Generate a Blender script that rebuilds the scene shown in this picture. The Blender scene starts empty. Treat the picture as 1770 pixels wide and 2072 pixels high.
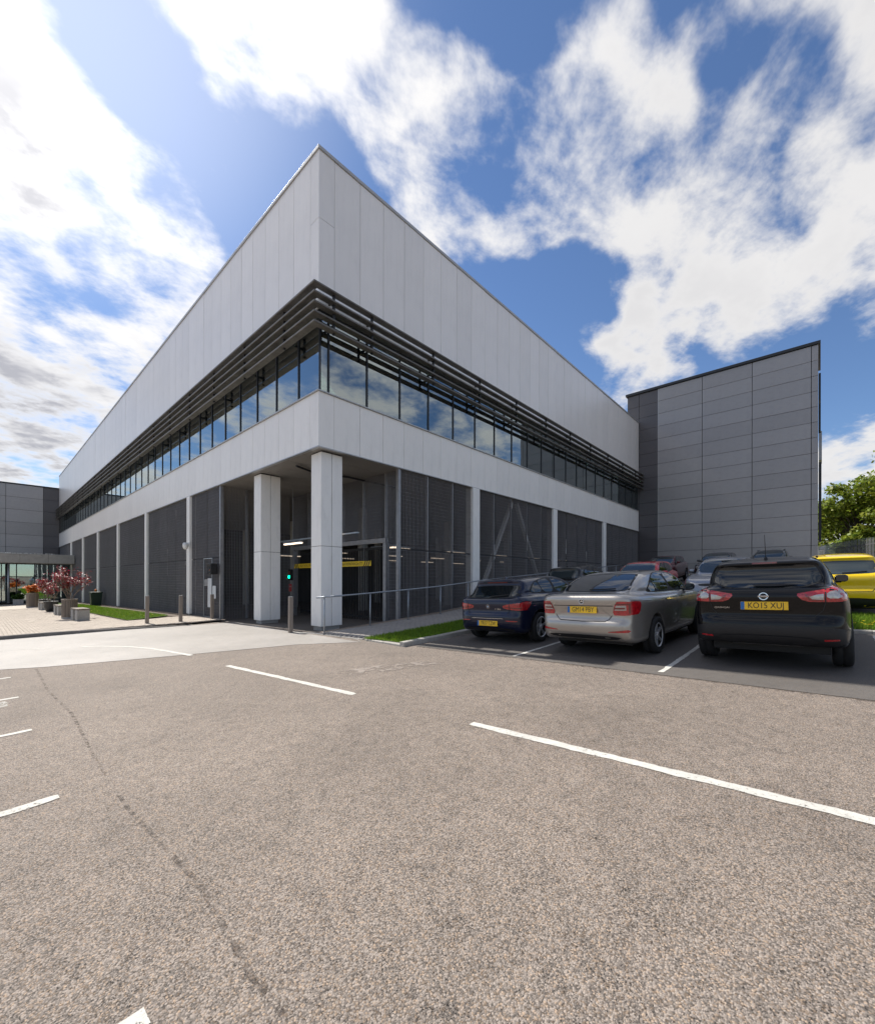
import bpy, bmesh, math, random
import numpy as np
from mathutils import Vector, Matrix
from mathutils.bvhtree import BVHTree
from mathutils.geometry import delaunay_2d_cdt
R = math.radians
random.seed(7); rng = np.random.default_rng(7)
scn = bpy.context.scene
C = scn.collection

# ------------------------------------------------------------ camera
# world frame: building corner at the origin, +X along the right-hand facade, +Y along the left-hand facade
cam_d = bpy.data.cameras.new('camera'); cam = bpy.data.objects.new('camera', cam_d); C.objects.link(cam)
cam.location = (-6.829, -11.057, 1.60)
cam.rotation_euler = (R(90), R(-0.10), R(-47.58))
cam_d.sensor_fit = 'AUTO'; cam_d.sensor_width = 36.0
cam_d.lens = 36.0*847/2072
cam_d.shift_y = 136/2072
cam_d.clip_start = 0.05; cam_d.clip_end = 2000
scn.camera = cam

# ------------------------------------------------------------ sun, exposure
SUN_EL = 50.0
SUN_DIR = Vector((-0.012, 1.0, 0)).normalized()          # horizontal direction towards the sun
SUN_AZ = math.atan2(SUN_DIR.x, SUN_DIR.y)                 # from +Y towards +X
sd = bpy.data.lights.new('sun', 'SUN'); sun = bpy.data.objects.new('sun', sd); C.objects.link(sun)
sd.energy = 4.6; sd.angle = R(0.53); sd.color = (1.0, 0.955, 0.88)
sv = Vector((SUN_DIR.x*math.cos(R(SUN_EL)), SUN_DIR.y*math.cos(R(SUN_EL)), math.sin(R(SUN_EL))))
sun.rotation_euler = sv.to_track_quat('Z', 'Y').to_euler()
sun.location = sv*60
scn.view_settings.view_transform = 'Standard'; scn.view_settings.look = 'None'
scn.view_settings.exposure = 0.50; scn.view_settings.gamma = 1.0
scn.view_settings.use_curve_mapping = False
scn.render.engine = 'CYCLES'
scn.cycles.max_bounces = 7; scn.cycles.diffuse_bounces = 3; scn.cycles.glossy_bounces = 3; scn.cycles.transparent_max_bounces = 8; scn.cycles.transmission_bounces = 3

# ------------------------------------------------------------ node helpers
def NN(nt, typ, **kw):
    n = nt.nodes.new(typ)
    for k, v in kw.items():
        if k.startswith('i_'):
            key = k[2:]
            key = int(key) if key.isdigit() else key.replace('_', ' ')
            n.inputs[key].default_value = v
        else: setattr(n, k, v)
    return n
def L(nt, a, ao, b, bi): nt.links.new(a.outputs[ao], b.inputs[bi])
def M2(nt, op, a, b=None, clamp=False):
    n = nt.nodes.new('ShaderNodeMath'); n.operation = op; n.use_clamp = clamp
    for i, v in enumerate((a, b)):
        if v is None: continue
        if isinstance(v, (int, float)): n.inputs[i].default_value = v
        else: nt.links.new(v, n.inputs[i])
    return n.outputs[0]
def MR(nt, v, a, b, c=0.0, d=1.0, smooth=True):
    n = nt.nodes.new('ShaderNodeMapRange'); n.interpolation_type = 'SMOOTHSTEP' if smooth else 'LINEAR'
    nt.links.new(v, n.inputs[0])
    for i, x in enumerate((a, b, c, d)): n.inputs[i+1].default_value = x
    return n.outputs[0]

# ------------------------------------------------------------ sky with clouds
w = bpy.data.worlds.new('World'); scn.world = w; w.use_nodes = True
nt = w.node_tree; nt.nodes.clear()
out = NN(nt, 'ShaderNodeOutputWorld'); bg = NN(nt, 'ShaderNodeBackground', i_Strength=0.085)
L(nt, bg, 0, out, 0)
sky = NN(nt, 'ShaderNodeTexSky', sky_type='NISHITA', sun_disc=False, sun_elevation=R(SUN_EL), sun_rotation=SUN_AZ,
         altitude=50, air_density=1.0, dust_density=0.1, ozone_density=2.6)
tc = NN(nt, 'ShaderNodeTexCoord')
sep = NN(nt, 'ShaderNodeSeparateXYZ'); L(nt, tc, 'Generated', sep, 0)
zz = M2(nt, 'ADD', M2(nt, 'MAXIMUM', sep.outputs[2], 0.0), 0.16)
pu = M2(nt, 'DIVIDE', sep.outputs[0], zz); pv = M2(nt, 'DIVIDE', sep.outputs[1], zz)
cmb = NN(nt, 'ShaderNodeCombineXYZ'); nt.links.new(pu, cmb.inputs[0]); nt.links.new(pv, cmb.inputs[1])
# wind streaks: stretch the cloud sheet along one horizontal direction
mp = NN(nt, 'ShaderNodeMapping'); L(nt, cmb, 0, mp, 0)
mp.inputs['Rotation'].default_value = (0, 0, R(35)); mp.inputs['Scale'].default_value = (1.05, 1.3, 1.0)
n1 = NN(nt, 'ShaderNodeTexNoise', noise_dimensions='2D', i_Scale=1.7, i_Detail=7.0, i_Roughness=0.60, i_Distortion=0.08); L(nt, mp, 0, n1, 'Vector')
n2 = NN(nt, 'ShaderNodeTexNoise', noise_dimensions='2D', i_Scale=7.0, i_Detail=5.0, i_Roughness=0.60, i_Distortion=0.1); L(nt, mp, 0, n2, 'Vector')
# cloud banks standing where the photograph has them, as directions in the sky (x, y, z, angular radius deg, weight)
def sky_dir(px, py):
    a = (px-885)/847; b = (1172-py)/847
    v = Vector((a*.67455+.73823, -a*.73823+.67455, b)); v.normalize(); return v
BANKS = [  # compass direction of each bank, read in a 1770-wide frame; radius in degrees; weight
    (20, 60, 16, 1.2), (100, 250, 11, 1.3), (60, 420, 12, 1.3), (210, 460, 9, 1.3), (310, 560, 8, 1.2), (120, 640, 12, 1.1), (40, 800, 14, 1.2), (200, 830, 9, 1.1), (40, 690, 10, .8), (330, 690, 6, 1.0), (20, 980, 9, .6),
    (330, 20, 4.5, .8), (400, 100, 5, .8), (500, 60, 5, .7), (620, 60, 5.5, .9), (700, 170, 6, 1.0), (800, 160, 5, .8), (860, 260, 6, 1.0), (900, 370, 7, 1.2), (990, 440, 5.5, .9), (1070, 310, 6.5, 1.3), (970, 240, 6, 1.8), (1020, 380, 6, 1.4),
    (1150, 170, 5, .8), (1220, 230, 6.5, 1.1), (1200, 360, 6.5, 1.1), (1140, 480, 5, .9), (1330, 330, 6, .9), (1400, 460, 7.5, 1.1), (1330, 550, 4, .6), (1490, 570, 4, .8), (1560, 400, 6, .8),
    (1700, 300, 7, .8), (1640, 500, 6, .8), (1720, 540, 5, .8), (1600, 60, 7, .7), (1740, 120, 7, .7), (1480, 130, 4.5, .5), (1240, 650, 3.4, 1.7), (1170, 670, 2.4, 1.3), (1320, 640, 2.4, 1.0), (1270, 750, 4.0, 1.7), (1330, 770, 3, 1.0),
    (1480, 690, 3.8, 1.5), (1540, 670, 3.4, 1.1), (1690, 670, 2.6, 1.1), (1730, 900, 7, 1.2), (1720, 990, 6, .9),
    (300, 250, 6, -.9), (420, 330, 7, -1.0), (540, 420, 8, -1.2), (560, 240, 4, -.5), (225, 50, 5, -1.6), (265, 150, 5, -1.4), (430, 520, 5, -.6), (390, 620, 3.5, -.7), (700, 330, 4.5, -.9), (930, 60, 7, -1.1), (1060, 90, 5, -.9), (1300, 40, 6, -.9), (1420, 40, 4, -.6), (1060, 190, 3, -1.2),
    (1520, 215, 4.5, -1.5), (1590, 185, 3.5, -.6), (1640, 270, 3, -.9), (1050, 570, 6, -1.6), (1180, 590, 4.5, -1.5), (1270, 595, 4, -1.4), (1400, 640, 2.2, .6), (1610, 615, 5, -1.4), (1640, 790, 6, -1.2), (1740, 740, 5, -1.0), (1410, 770, 6, -1.0), (1110, 740, 6, -1.3), (200, 610, 2.5, -.9),
]
acc = None
while len(BANKS) % 3: BANKS.append((885, 1172, 1, 0))
for g3 in range(0, len(BANKS), 3):                    # three banks at a time
    cb = NN(nt, 'ShaderNodeCombineXYZ'); vm = NN(nt, 'ShaderNodeMapRange', data_type='FLOAT_VECTOR', interpolation_type='SMOOTHSTEP')
    lo, hi, to = [], [], []
    for q, (px_, py_, rad, wt) in enumerate(BANKS[g3:g3+3]):
        dp = nt.nodes.new('ShaderNodeVectorMath'); dp.operation = 'DOT_PRODUCT'
        L(nt, tc, 'Generated', dp, 0); dp.inputs[1].default_value = sky_dir(px_, py_); nt.links.new(dp.outputs['Value'], cb.inputs[q])
        lo.append(math.cos(R(rad*1.5))); hi.append(math.cos(R(rad*.15))); to.append(wt)
    vs_ = [i for i in vm.inputs if i.type == 'VECTOR']
    nt.links.new(cb.outputs[0], vs_[0]); vs_[1].default_value = lo; vs_[2].default_value = hi; vs_[3].default_value = (0, 0, 0); vs_[4].default_value = to
    if acc is None: acc = vm.outputs['Vector']
    else:
        ad = nt.nodes.new('ShaderNodeVectorMath'); ad.operation = 'ADD'; nt.links.new(acc, ad.inputs[0]); nt.links.new(vm.outputs['Vector'], ad.inputs[1]); acc = ad.outputs[0]
dt = nt.nodes.new('ShaderNodeVectorMath'); dt.operation = 'DOT_PRODUCT'; nt.links.new(acc, dt.inputs[0]); dt.inputs[1].default_value = (1, 1, 1); acc = dt.outputs['Value']
acc = M2(nt, 'MINIMUM', acc, 1.3)
acc = M2(nt, 'MAXIMUM', acc, -1.0)
nz = M2(nt, 'ADD', M2(nt, 'MULTIPLY', M2(nt, 'SUBTRACT', n1.outputs[0], 0.5), 2.45), M2(nt, 'MULTIPLY', M2(nt, 'SUBTRACT', n2.outputs[0], 0.5), 1.65))
# extra cloud cover added behind and beside the camera, whitening ambient light and reflections
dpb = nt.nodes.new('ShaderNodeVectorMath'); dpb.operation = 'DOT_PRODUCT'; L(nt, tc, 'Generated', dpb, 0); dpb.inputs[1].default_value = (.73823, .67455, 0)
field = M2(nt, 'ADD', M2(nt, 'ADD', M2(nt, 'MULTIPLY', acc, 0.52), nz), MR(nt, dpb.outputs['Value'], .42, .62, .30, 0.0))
cov = M2(nt, 'MULTIPLY', MR(nt, field, -0.06, 0.92), MR(nt, sep.outputs[2], -.01, .05))
thick = MR(nt, field, 0.45, 1.35)
# colour of the cloud: white lit edges, grey thick bellies away from the sun
n3 = NN(nt, 'ShaderNodeTexNoise', noise_dimensions='2D', i_Scale=1.5, i_Detail=5.0, i_Roughness=0.6); L(nt, mp, 0, n3, 'Vector')
shade = M2(nt, 'MULTIPLY', thick, MR(nt, n3.outputs[0], 0.30, 0.62))
dps = nt.nodes.new('ShaderNodeVectorMath'); dps.operation = 'DOT_PRODUCT'; L(nt, tc, 'Generated', dps, 0); dps.inputs[1].default_value = sv
sunw = MR(nt, dps.outputs['Value'], 0.25, 1.0)
dpl = nt.nodes.new('ShaderNodeVectorMath'); dpl.operation = 'DOT_PRODUCT'; L(nt, tc, 'Generated', dpl, 0); dpl.inputs[1].default_value = sky_dir(60, 740)
lowz = MR(nt, dpl.outputs['Value'], math.cos(R(42)), math.cos(R(14)), 0.15, 1.0)
ccol = NN(nt, 'ShaderNodeMix', data_type='RGBA')
ccol.inputs[6].default_value = (7.3, 7.2, 7.15, 1); ccol.inputs[7].default_value = (3.7, 3.7, 4.0, 1)
nt.links.new(M2(nt, 'MULTIPLY', shade, M2(nt, 'MULTIPLY', lowz, 1.35), clamp=True), ccol.inputs[0])
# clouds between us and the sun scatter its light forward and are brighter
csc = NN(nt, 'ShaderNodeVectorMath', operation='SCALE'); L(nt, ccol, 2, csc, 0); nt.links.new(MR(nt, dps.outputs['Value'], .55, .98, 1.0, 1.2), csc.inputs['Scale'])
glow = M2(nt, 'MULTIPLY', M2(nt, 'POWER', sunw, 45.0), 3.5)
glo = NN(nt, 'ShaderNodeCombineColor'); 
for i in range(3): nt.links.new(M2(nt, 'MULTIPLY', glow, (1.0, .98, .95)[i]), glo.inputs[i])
skyg = NN(nt, 'ShaderNodeMix', data_type='RGBA', blend_type='MULTIPLY'); skyg.inputs[0].default_value = 1.0
L(nt, sky, 0, skyg, 6); skyg.inputs[7].default_value = (0.84, 0.94, 1.08, 1)
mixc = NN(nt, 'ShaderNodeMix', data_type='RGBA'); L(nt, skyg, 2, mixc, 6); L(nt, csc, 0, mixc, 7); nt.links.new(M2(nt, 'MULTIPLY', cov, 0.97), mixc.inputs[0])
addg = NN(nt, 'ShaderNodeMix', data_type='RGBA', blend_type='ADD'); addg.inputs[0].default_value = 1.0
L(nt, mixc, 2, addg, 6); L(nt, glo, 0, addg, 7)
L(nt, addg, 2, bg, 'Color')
w.cycles.sampling_method = 'MANUAL'; w.cycles.sample_map_resolution = 1024

# ------------------------------------------------------------ materials
MATS = {}
def pm(name, col, rough=0.5, metal=0.0, spec=0.5, var=0.08, vscale=3.0, bump=0.0, bscale=40.0, coat=0.0, emis=None, estr=0.0, orand=0.0, dirt=0.0, stretch=None, detail=6.0):
    m = bpy.data.materials.new(name); m.use_nodes = True; MATS[name] = m
    nt = m.node_tree; b = nt.nodes['Principled BSDF']
    b.inputs['Roughness'].default_value = rough; b.inputs['Metallic'].default_value = metal
    b.inputs['Specular IOR Level'].default_value = spec; b.inputs['Coat Weight'].default_value = coat; b.inputs['Coat Roughness'].default_value = 0.03
    tc = NN(nt, 'ShaderNodeTexCoord'); src = tc.outputs['Object']
    if stretch:
        mp = NN(nt, 'ShaderNodeMapping'); mp.inputs['Scale'].default_value = stretch; nt.links.new(src, mp.inputs[0]); src = mp.outputs[0]
    n = NN(nt, 'ShaderNodeTexNoise', i_Scale=vscale, i_Detail=detail, i_Roughness=0.6); nt.links.new(src, n.inputs['Vector'])
    f = MR(nt, n.outputs[0], 0.25, 0.75, 1-var, 1+var, False)
    if orand:
        oi = NN(nt, 'ShaderNodeObjectInfo'); f = M2(nt, 'MULTIPLY', f, MR(nt, oi.outputs['Random'], 0, 1, 1-orand, 1+orand, False))
    if dirt:
        n2 = NN(nt, 'ShaderNodeTexNoise', i_Scale=vscale*5, i_Detail=8.0, i_Roughness=0.7); nt.links.new(src, n2.inputs['Vector'])
        f = M2(nt, 'MULTIPLY', f, MR(nt, n2.outputs[0], 0.45, 0.72, 1.0, 1-dirt))
    mx = NN(nt, 'ShaderNodeVectorMath', operation='SCALE'); mx.inputs[0].default_value = col[:3]; nt.links.new(f, mx.inputs['Scale'])
    L(nt, mx, 0, b, 'Base Color')
    if bump:
        nb = NN(nt, 'ShaderNodeTexNoise', i_Scale=bscale, i_Detail=4.0); nt.links.new(src, nb.inputs['Vector'])
        bp = NN(nt, 'ShaderNodeBump', i_Strength=bump, i_Distance=0.02); L(nt, nb, 0, bp, 'Height'); L(nt, bp, 0, b, 'Normal')
    if emis: b.inputs['Emission Color'].default_value = (*emis, 1); b.inputs['Emission Strength'].default_value = estr
    return m

pm('panel_white', (.84, .81, .775), .36, .2, .5, .045, .7, .03, 2.0, orand=.03, dirt=.06, stretch=(1, 1, .25))
pm('panel_low', (.88, .855, .815), .42, .05, .5, .045, .7, .03, 2.0, orand=.025, dirt=.07, stretch=(1, 1, .25))
pm('column_white', (.86, .845, .815), .45, 0, .5, .05, 1.2, dirt=.10, stretch=(1, 1, .3))
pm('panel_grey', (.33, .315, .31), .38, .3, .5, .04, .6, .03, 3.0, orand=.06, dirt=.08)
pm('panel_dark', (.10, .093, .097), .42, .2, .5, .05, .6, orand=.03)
pm('black_trim', (.018, .02, .024), .45)
pm('backing', (.035, .036, .04), .8)
pm('coping_metal', (.42, .42, .42), .4, .5, .5, .1, 3)
pm('louvre', (.15, .14, .128), .45, .35, .5, .35, 2.5, dirt=.35, stretch=(1, 1, 3))
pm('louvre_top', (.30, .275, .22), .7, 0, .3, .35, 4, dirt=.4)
pm('soffit', (.26, .245, .225), .5, .1, .5, .06, .8, dirt=.08)
pm('galv', (.28, .28, .29), .45, .6, .5, .18, 6, orand=.08)
pm('mesh_grey', (.215, .21, .22), .5, .2, .5, .12, 2, orand=.05)
pm('galv_bright', (.36, .39, .42), .4, .7, .5, .15, 8)
pm('mull', (.012, .014, .016), .35)
pm('mull_in', (.80, .84, .82), .5)
pm('interior', (.7, .7, .68), .8)
pm('interior_dark', (.05, .05, .05), .85)
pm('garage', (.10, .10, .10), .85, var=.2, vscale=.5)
pm('concrete', (.34, .33, .31), .85, var=.15, vscale=3, bump=.25, bscale=60, dirt=.2)
pm('kerb', (.40, .375, .34), .9, var=.14, vscale=3, bump=.3, bscale=90, orand=.08, dirt=.2)
pm('kerb_dark', (.20, .185, .17), .9, var=.18, vscale=4, bump=.3, bscale=90, orand=.08, dirt=.3)
pm('soil', (.13, .10, .075), .95, var=.4, vscale=9, bump=.8, bscale=30)
pm('timber', (.19, .155, .125), .75, var=.3, vscale=5, stretch=(6, 6, .6), orand=.15)
pm('bollard_wood', (.24, .20, .165), .6, var=.25, vscale=6, stretch=(8, 8, .5))
pm('black_plastic', (.02, .02, .022), .45, var=.1)
pm('matt_black', (.012, .012, .013), .65, var=.1)
pm('cladding', (.014, .014, .016), .55, var=.1, vscale=8, bump=.1, bscale=400)
pm('green_plastic', (.008, .028, .018), .35)
pm('orange', (.7, .2, .04), .5)
pm('white_paint', (.78, .78, .76), .5, var=.05)
pm('notice', (.55, .58, .6), .5, var=.05)
pm('yellow_sign', (.80, .56, .02), .45, var=.04)
pm('sign_black', (.015, .015, .015), .5)
pm('red_sign', (.5, .03, .03), .5)
pm('lamp_lit', (.9, .8, .7), .4, emis=(1, .78, .58), estr=2.0)
pm('lamp_far', (.9, .8, .7), .4, emis=(1, .80, .6), estr=.45)
pm('green_lit', (.0, .3, .15), .4, emis=(0.0, 1.0, .45), estr=4.0)
pm('office_lit', (.9, .9, .8), .4, emis=(1, .9, .7), estr=9.0)
pm('red_dark', (.2, .02, .015), .3)
pm('tyre', (.016, .016, .017), .8, var=.2, vscale=20)
pm('alloy', (.55, .56, .58), .32, .45, .5, .05)
pm('alloy_dark', (.10, .10, .11), .35, .8)
pm('chrome', (.72, .73, .75), .12, 1.0)
pm('car_glass', (.010, .013, .015), .03, 0, .75, .0)
pm('car_glass_light', (.035, .045, .048), .03, 0, .8, .0)
pm('lamp_red', (.40, .010, .016), .10, 0, .7, .55, 22, coat=1)
pm('lamp_red_dark', (.14, .006, .010), .10, 0, .7, .2, 30, coat=1)
pm('lamp_clear', (.44, .42, .40), .12, .35, .7, .2, 40, coat=1)
pm('plate_yellow', (.86, .52, .015), .35, var=.03)
pm('plate_white', (.8, .8, .78), .35, var=.03)
pm('plate_blue', (.02, .14, .42), .35)
pm('plate_ink', (.015, .015, .015), .4)
pm('bark', (.075, .06, .045), .9, var=.3, vscale=10, bump=.6, bscale=30)
pm('maple_bark', (.20, .15, .11), .8, var=.3, vscale=12)

def leafm(name, col, var, trans=.35):
    m = bpy.data.materials.new(name); m.use_nodes = True; MATS[name] = m; nt = m.node_tree; nt.nodes.clear()
    o = NN(nt, 'ShaderNodeOutputMaterial'); mix = NN(nt, 'ShaderNodeMixShader', i_0=trans)
    d = NN(nt, 'ShaderNodeBsdfPrincipled', i_Roughness=.45); d.inputs['Specular IOR Level'].default_value = .3
    t = NN(nt, 'ShaderNodeBsdfTranslucent')
    g = NN(nt, 'ShaderNodeNewGeometry')
    f = MR(nt, g.outputs['Random Per Island'], 0, 1, 1-var, 1+var, False)
    hs = NN(nt, 'ShaderNodeHueSaturation'); hs.inputs['Color'].default_value = (*col, 1)
    nt.links.new(f, hs.inputs['Value']); nt.links.new(MR(nt, M2(nt, 'FRACT', M2(nt, 'MULTIPLY', g.outputs['Random Per Island'], 17.3)), 0, 1, .475, .525, False), hs.inputs['Hue'])
    L(nt, hs, 0, d, 'Base Color'); L(nt, hs, 0, t, 'Color')
    L(nt, d, 0, mix, 1); L(nt, t, 0, mix, 2); L(nt, mix, 0, o, 0)
leafm('leaf_green', (.20, .25, .03), .45)
leafm('grass', (.16, .26, .022), .6, .3)
leafm('leaf_red', (.24, .012, .022), .7, .25)
leafm('leaf_dark', (.14, .02, .03), .5, .25)
leafm('leaf_orange', (.62, .20, .05), .4, .3)
leafm('leaf_shrub', (.05, .10, .02), .4, .3)
leafm('petal', (.85, .62, .02), .1, .2)

# glazing: tinted, partly mirrored
m = bpy.data.materials.new('glazing'); m.use_nodes = True; MATS['glazing'] = m; nt = m.node_tree; nt.nodes.clear()
o = NN(nt, 'ShaderNodeOutputMaterial'); mix = NN(nt, 'ShaderNodeMixShader')
tr = NN(nt, 'ShaderNodeBsdfTransparent'); tr.inputs[0].default_value = (.42, .58, .54, 1)
gl = NN(nt, 'ShaderNodeBsdfGlossy', i_Roughness=.008); gl.inputs[0].default_value = (.86, .95, .95, 1)
fr = NN(nt, 'ShaderNodeFresnel', i_IOR=1.55)
oi = NN(nt, 'ShaderNodeObjectInfo')
nt.links.new(MR(nt, fr.outputs[0], 0, 1, .32, 1.0, False), mix.inputs[0])
nb = NN(nt, 'ShaderNodeTexNoise', i_Scale=.8, i_Detail=1.0); tcg = NN(nt, 'ShaderNodeTexCoord'); L(nt, tcg, 'Object', nb, 'Vector')
bp = NN(nt, 'ShaderNodeBump', i_Strength=.03, i_Distance=.05); L(nt, nb, 0, bp, 'Height'); L(nt, bp, 0, gl, 'Normal')
L(nt, tr, 0, mix, 1); L(nt, gl, 0, mix, 2); L(nt, mix, 0, o, 0)

def paint(name, col, metal=.0, flake=0.0, rough=.32):
    m = pm(name, col, rough, metal, .08 if metal < .5 else .5, .02, 2, coat=1.0); return m
paint('paint_navy', (.007, .011, .034), .15)
paint('paint_silver', (.41, .38, .345), .65, rough=.34)
paint('paint_black', (.003, .003, .0042), .0); MATS['paint_black'].node_tree.nodes['Principled BSDF'].inputs['Coat Weight'].default_value = .6
paint('paint_black2', (.012, .011, .012), .1)
paint('paint_red', (.55, .022, .03), .1)
paint('paint_maroon', (.10, .008, .014), .3)
paint('paint_grey', (.035, .035, .038), .4)
paint('paint_lightgrey', (.22, .235, .27), .7)
paint('paint_yellow', (.82, .56, .012), .0)
paint('paint_blue', (.015, .22, .55), .2)

# ---- ground materials
def ground_mat(name, base, agg, stone_scale, bumps, dark=.5, patch=.15, rough=.85, pits=.5):
    m = bpy.data.materials.new(name); m.use_nodes = True; MATS[name] = m; nt = m.node_tree; b = nt.nodes['Principled BSDF']
    b.inputs['Specular IOR Level'].default_value = .4
    g = NN(nt, 'ShaderNodeNewGeometry'); P = g.outputs['Position']
    wn = NN(nt, 'ShaderNodeTexNoise', i_Scale=stone_scale*.6, i_Detail=2.0); nt.links.new(P, wn.inputs['Vector'])
    wv = NN(nt, 'ShaderNodeVectorMath', operation='SCALE'); L(nt, wn, 'Color', wv, 0); wv.inputs['Scale'].default_value = 1.1/stone_scale
    wa = NN(nt, 'ShaderNodeVectorMath', operation='ADD'); nt.links.new(P, wa.inputs[0]); L(nt, wv, 0, wa, 1)
    vo = NN(nt, 'ShaderNodeTexVoronoi', i_Scale=stone_scale); L(nt, wa, 0, vo, 'Vector')
    pn = NN(nt, 'ShaderNodeTexNoise', i_Scale=stone_scale*1.0, i_Detail=3.0, i_Roughness=.7); nt.links.new(P, pn.inputs['Vector'])
    big = NN(nt, 'ShaderNodeTexNoise', i_Scale=.45, i_Detail=6.0, i_Roughness=.62); nt.links.new(P, big.inputs['Vector'])
    mid = NN(nt, 'ShaderNodeTexNoise', i_Scale=7.0, i_Detail=7.0, i_Roughness=.75); nt.links.new(P, mid.inputs['Vector'])
    sp = NN(nt, 'ShaderNodeSeparateColor'); L(nt, vo, 'Color', sp, 0)
    binder = MR(nt, vo.outputs['Distance'], .45, .95, 1.0, 1-dark)          # binder between the stones
    pit = MR(nt, M2(nt, 'ADD', pn.outputs[0], M2(nt, 'MULTIPLY', M2(nt, 'SUBTRACT', mid.outputs[0], .5), .35)), .30, .42, 1-pits, 1.0)   # open pores
    f = M2(nt, 'MULTIPLY', M2(nt, 'MULTIPLY', binder, pit), MR(nt, sp.outputs[0], 0, 1, 1-agg, 1+agg, False))
    f = M2(nt, 'MULTIPLY', f, MR(nt, big.outputs[0], .3, .7, 1-patch, 1+patch, False))
    f = M2(nt, 'MULTIPLY', f, MR(nt, mid.outputs[0], .3, .7, .93, 1.07, False))
    mx = NN(nt, 'ShaderNodeMix', data_type='RGBA'); mx.inputs[6].default_value = (*base, 1); mx.inputs[7].default_value = (base[0]*1.2, base[1]*1.05, base[2]*.88, 1)
    nt.links.new(MR(nt, sp.outputs[1], .55, 1.0), mx.inputs[0])
    sc = NN(nt, 'ShaderNodeVectorMath', operation='SCALE'); L(nt, mx, 2, sc, 0); nt.links.new(f, sc.inputs['Scale']); L(nt, sc, 0, b, 'Base Color')
    nt.links.new(MR(nt, mid.outputs[0], .3, .7, rough-.10, rough+.05, False), b.inputs['Roughness'])
    hgt = M2(nt, 'ADD', M2(nt, 'MULTIPLY', vo.outputs['Distance'], -.6), M2(nt, 'MULTIPLY', pit, .8))
    bp = NN(nt, 'ShaderNodeBump', i_Strength=bumps, i_Distance=.005); nt.links.new(hgt, bp.inputs['Height']); L(nt, bp, 0, b, 'Normal')
    return m
ground_mat('tarmac', (.222, .188, .162), .55, 140, 1.0, .55, .17, .85, .85)
ground_mat('tarmac_smooth', (.325, .308, .292), .14, 150, .5, .2, .14, .48, .35)
ground_mat('tarmac_bay', (.118, .109, .102), .2, 140, .6, .3, .12, .78, .45)
ground_mat('patchmat', (.255, .222, .198), .15, 150, .5, .2, .2, .8, .3)
ground_mat('lawn_soil', (.07, .12, .015), .4, 60, .8, .4, .2, .95, .3)
ground_mat('gravel', (.28, .235, .195), .5, 45, 1.0, .5, .2, .9, .5)
def ragged(name, src, scale, lo, hi, tint=1.0):            # same surface, breaking up at random
    m = MATS[src].copy(); m.name = name; MATS[name] = m; nt = m.node_tree; b = nt.nodes['Principled BSDF']
    g = NN(nt, 'ShaderNodeNewGeometry'); n = NN(nt, 'ShaderNodeTexNoise', i_Scale=scale, i_Detail=8.0, i_Roughness=.7); L(nt, g, 'Position', n, 'Vector')
    nt.links.new(MR(nt, n.outputs[0], lo, hi), b.inputs['Alpha'])
ragged('patch_ragged', 'patchmat', 3.2, .44, .60)
ground_mat('seam_dark', (.130, .110, .096), .50, 140, 1.0, .55, .2, .9, .8); ragged('seam_ragged', 'seam_dark', 16.0, .44, .72)

# white line paint with worn edges and gaps
m = pm('line_paint', (.58, .56, .51), .75, 0, .4, .14, 5, .5, 130, dirt=.22); nt = m.node_tree; b = nt.nodes['Principled BSDF']
g = NN(nt, 'ShaderNodeNewGeometry'); v1 = NN(nt, 'ShaderNodeTexNoise', i_Scale=38, i_Detail=6.0, i_Roughness=.75); L(nt, g, 'Position', v1, 'Vector')
v2 = NN(nt, 'ShaderNodeTexNoise', i_Scale=2.5, i_Detail=3.0); L(nt, g, 'Position', v2, 'Vector')
al = MR(nt, M2(nt, 'ADD', v1.outputs[0], M2(nt, 'MULTIPLY', v2.outputs[0], .35)), .50, .57)
nt.links.new(al, b.inputs['Alpha'])
m2 = m.copy(); m2.name = 'line_paint_worn'; MATS['line_paint_worn'] = m2
for n in m2.node_tree.nodes:
    if n.type == 'MAP_RANGE' and abs(n.inputs[1].default_value-.50) < 1e-4: n.inputs[1].default_value = .60; n.inputs[2].default_value = .72

def paver_mat(name, c1, c2):
    m = bpy.data.materials.new(name); m.use_nodes = True; MATS[name] = m; nt = m.node_tree; b = nt.nodes['Principled BSDF']
    g = NN(nt, 'ShaderNodeNewGeometry'); n = NN(nt, 'ShaderNodeTexNoise', i_Scale=1.2, i_Detail=7.0, i_Roughness=.65); L(nt, g, 'Position', n, 'Vector')
    n2 = NN(nt, 'ShaderNodeTexNoise', i_Scale=90, i_Detail=3.0); L(nt, g, 'Position', n2, 'Vector')
    mx = NN(nt, 'ShaderNodeMix', data_type='RGBA'); mx.inputs[6].default_value = (*c1, 1); mx.inputs[7].default_value = (*c2, 1)
    nt.links.new(M2(nt, 'MULTIPLY', M2(nt, 'ADD', g.outputs['Random Per Island'], MR(nt, n.outputs[0], .3, .7)), .5), mx.inputs[0])
    sc = NN(nt, 'ShaderNodeVectorMath', operation='SCALE'); L(nt, mx, 2, sc, 0); nt.links.new(MR(nt, n2.outputs[0], .3, .7, .86, 1.12, False), sc.inputs['Scale'])
    L(nt, sc, 0, b, 'Base Color'); b.inputs['Roughness'].default_value = .88
    bp = NN(nt, 'ShaderNodeBump', i_Strength=.3, i_Distance=.004); L(nt, n2, 0, bp, 'Height'); L(nt, bp, 0, b, 'Normal')
paver_mat('paver_warm', (.52, .45, .375), (.42, .365, .31))
paver_mat('paver_grey', (.40, .36, .32), (.31, .285, .26))
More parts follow.
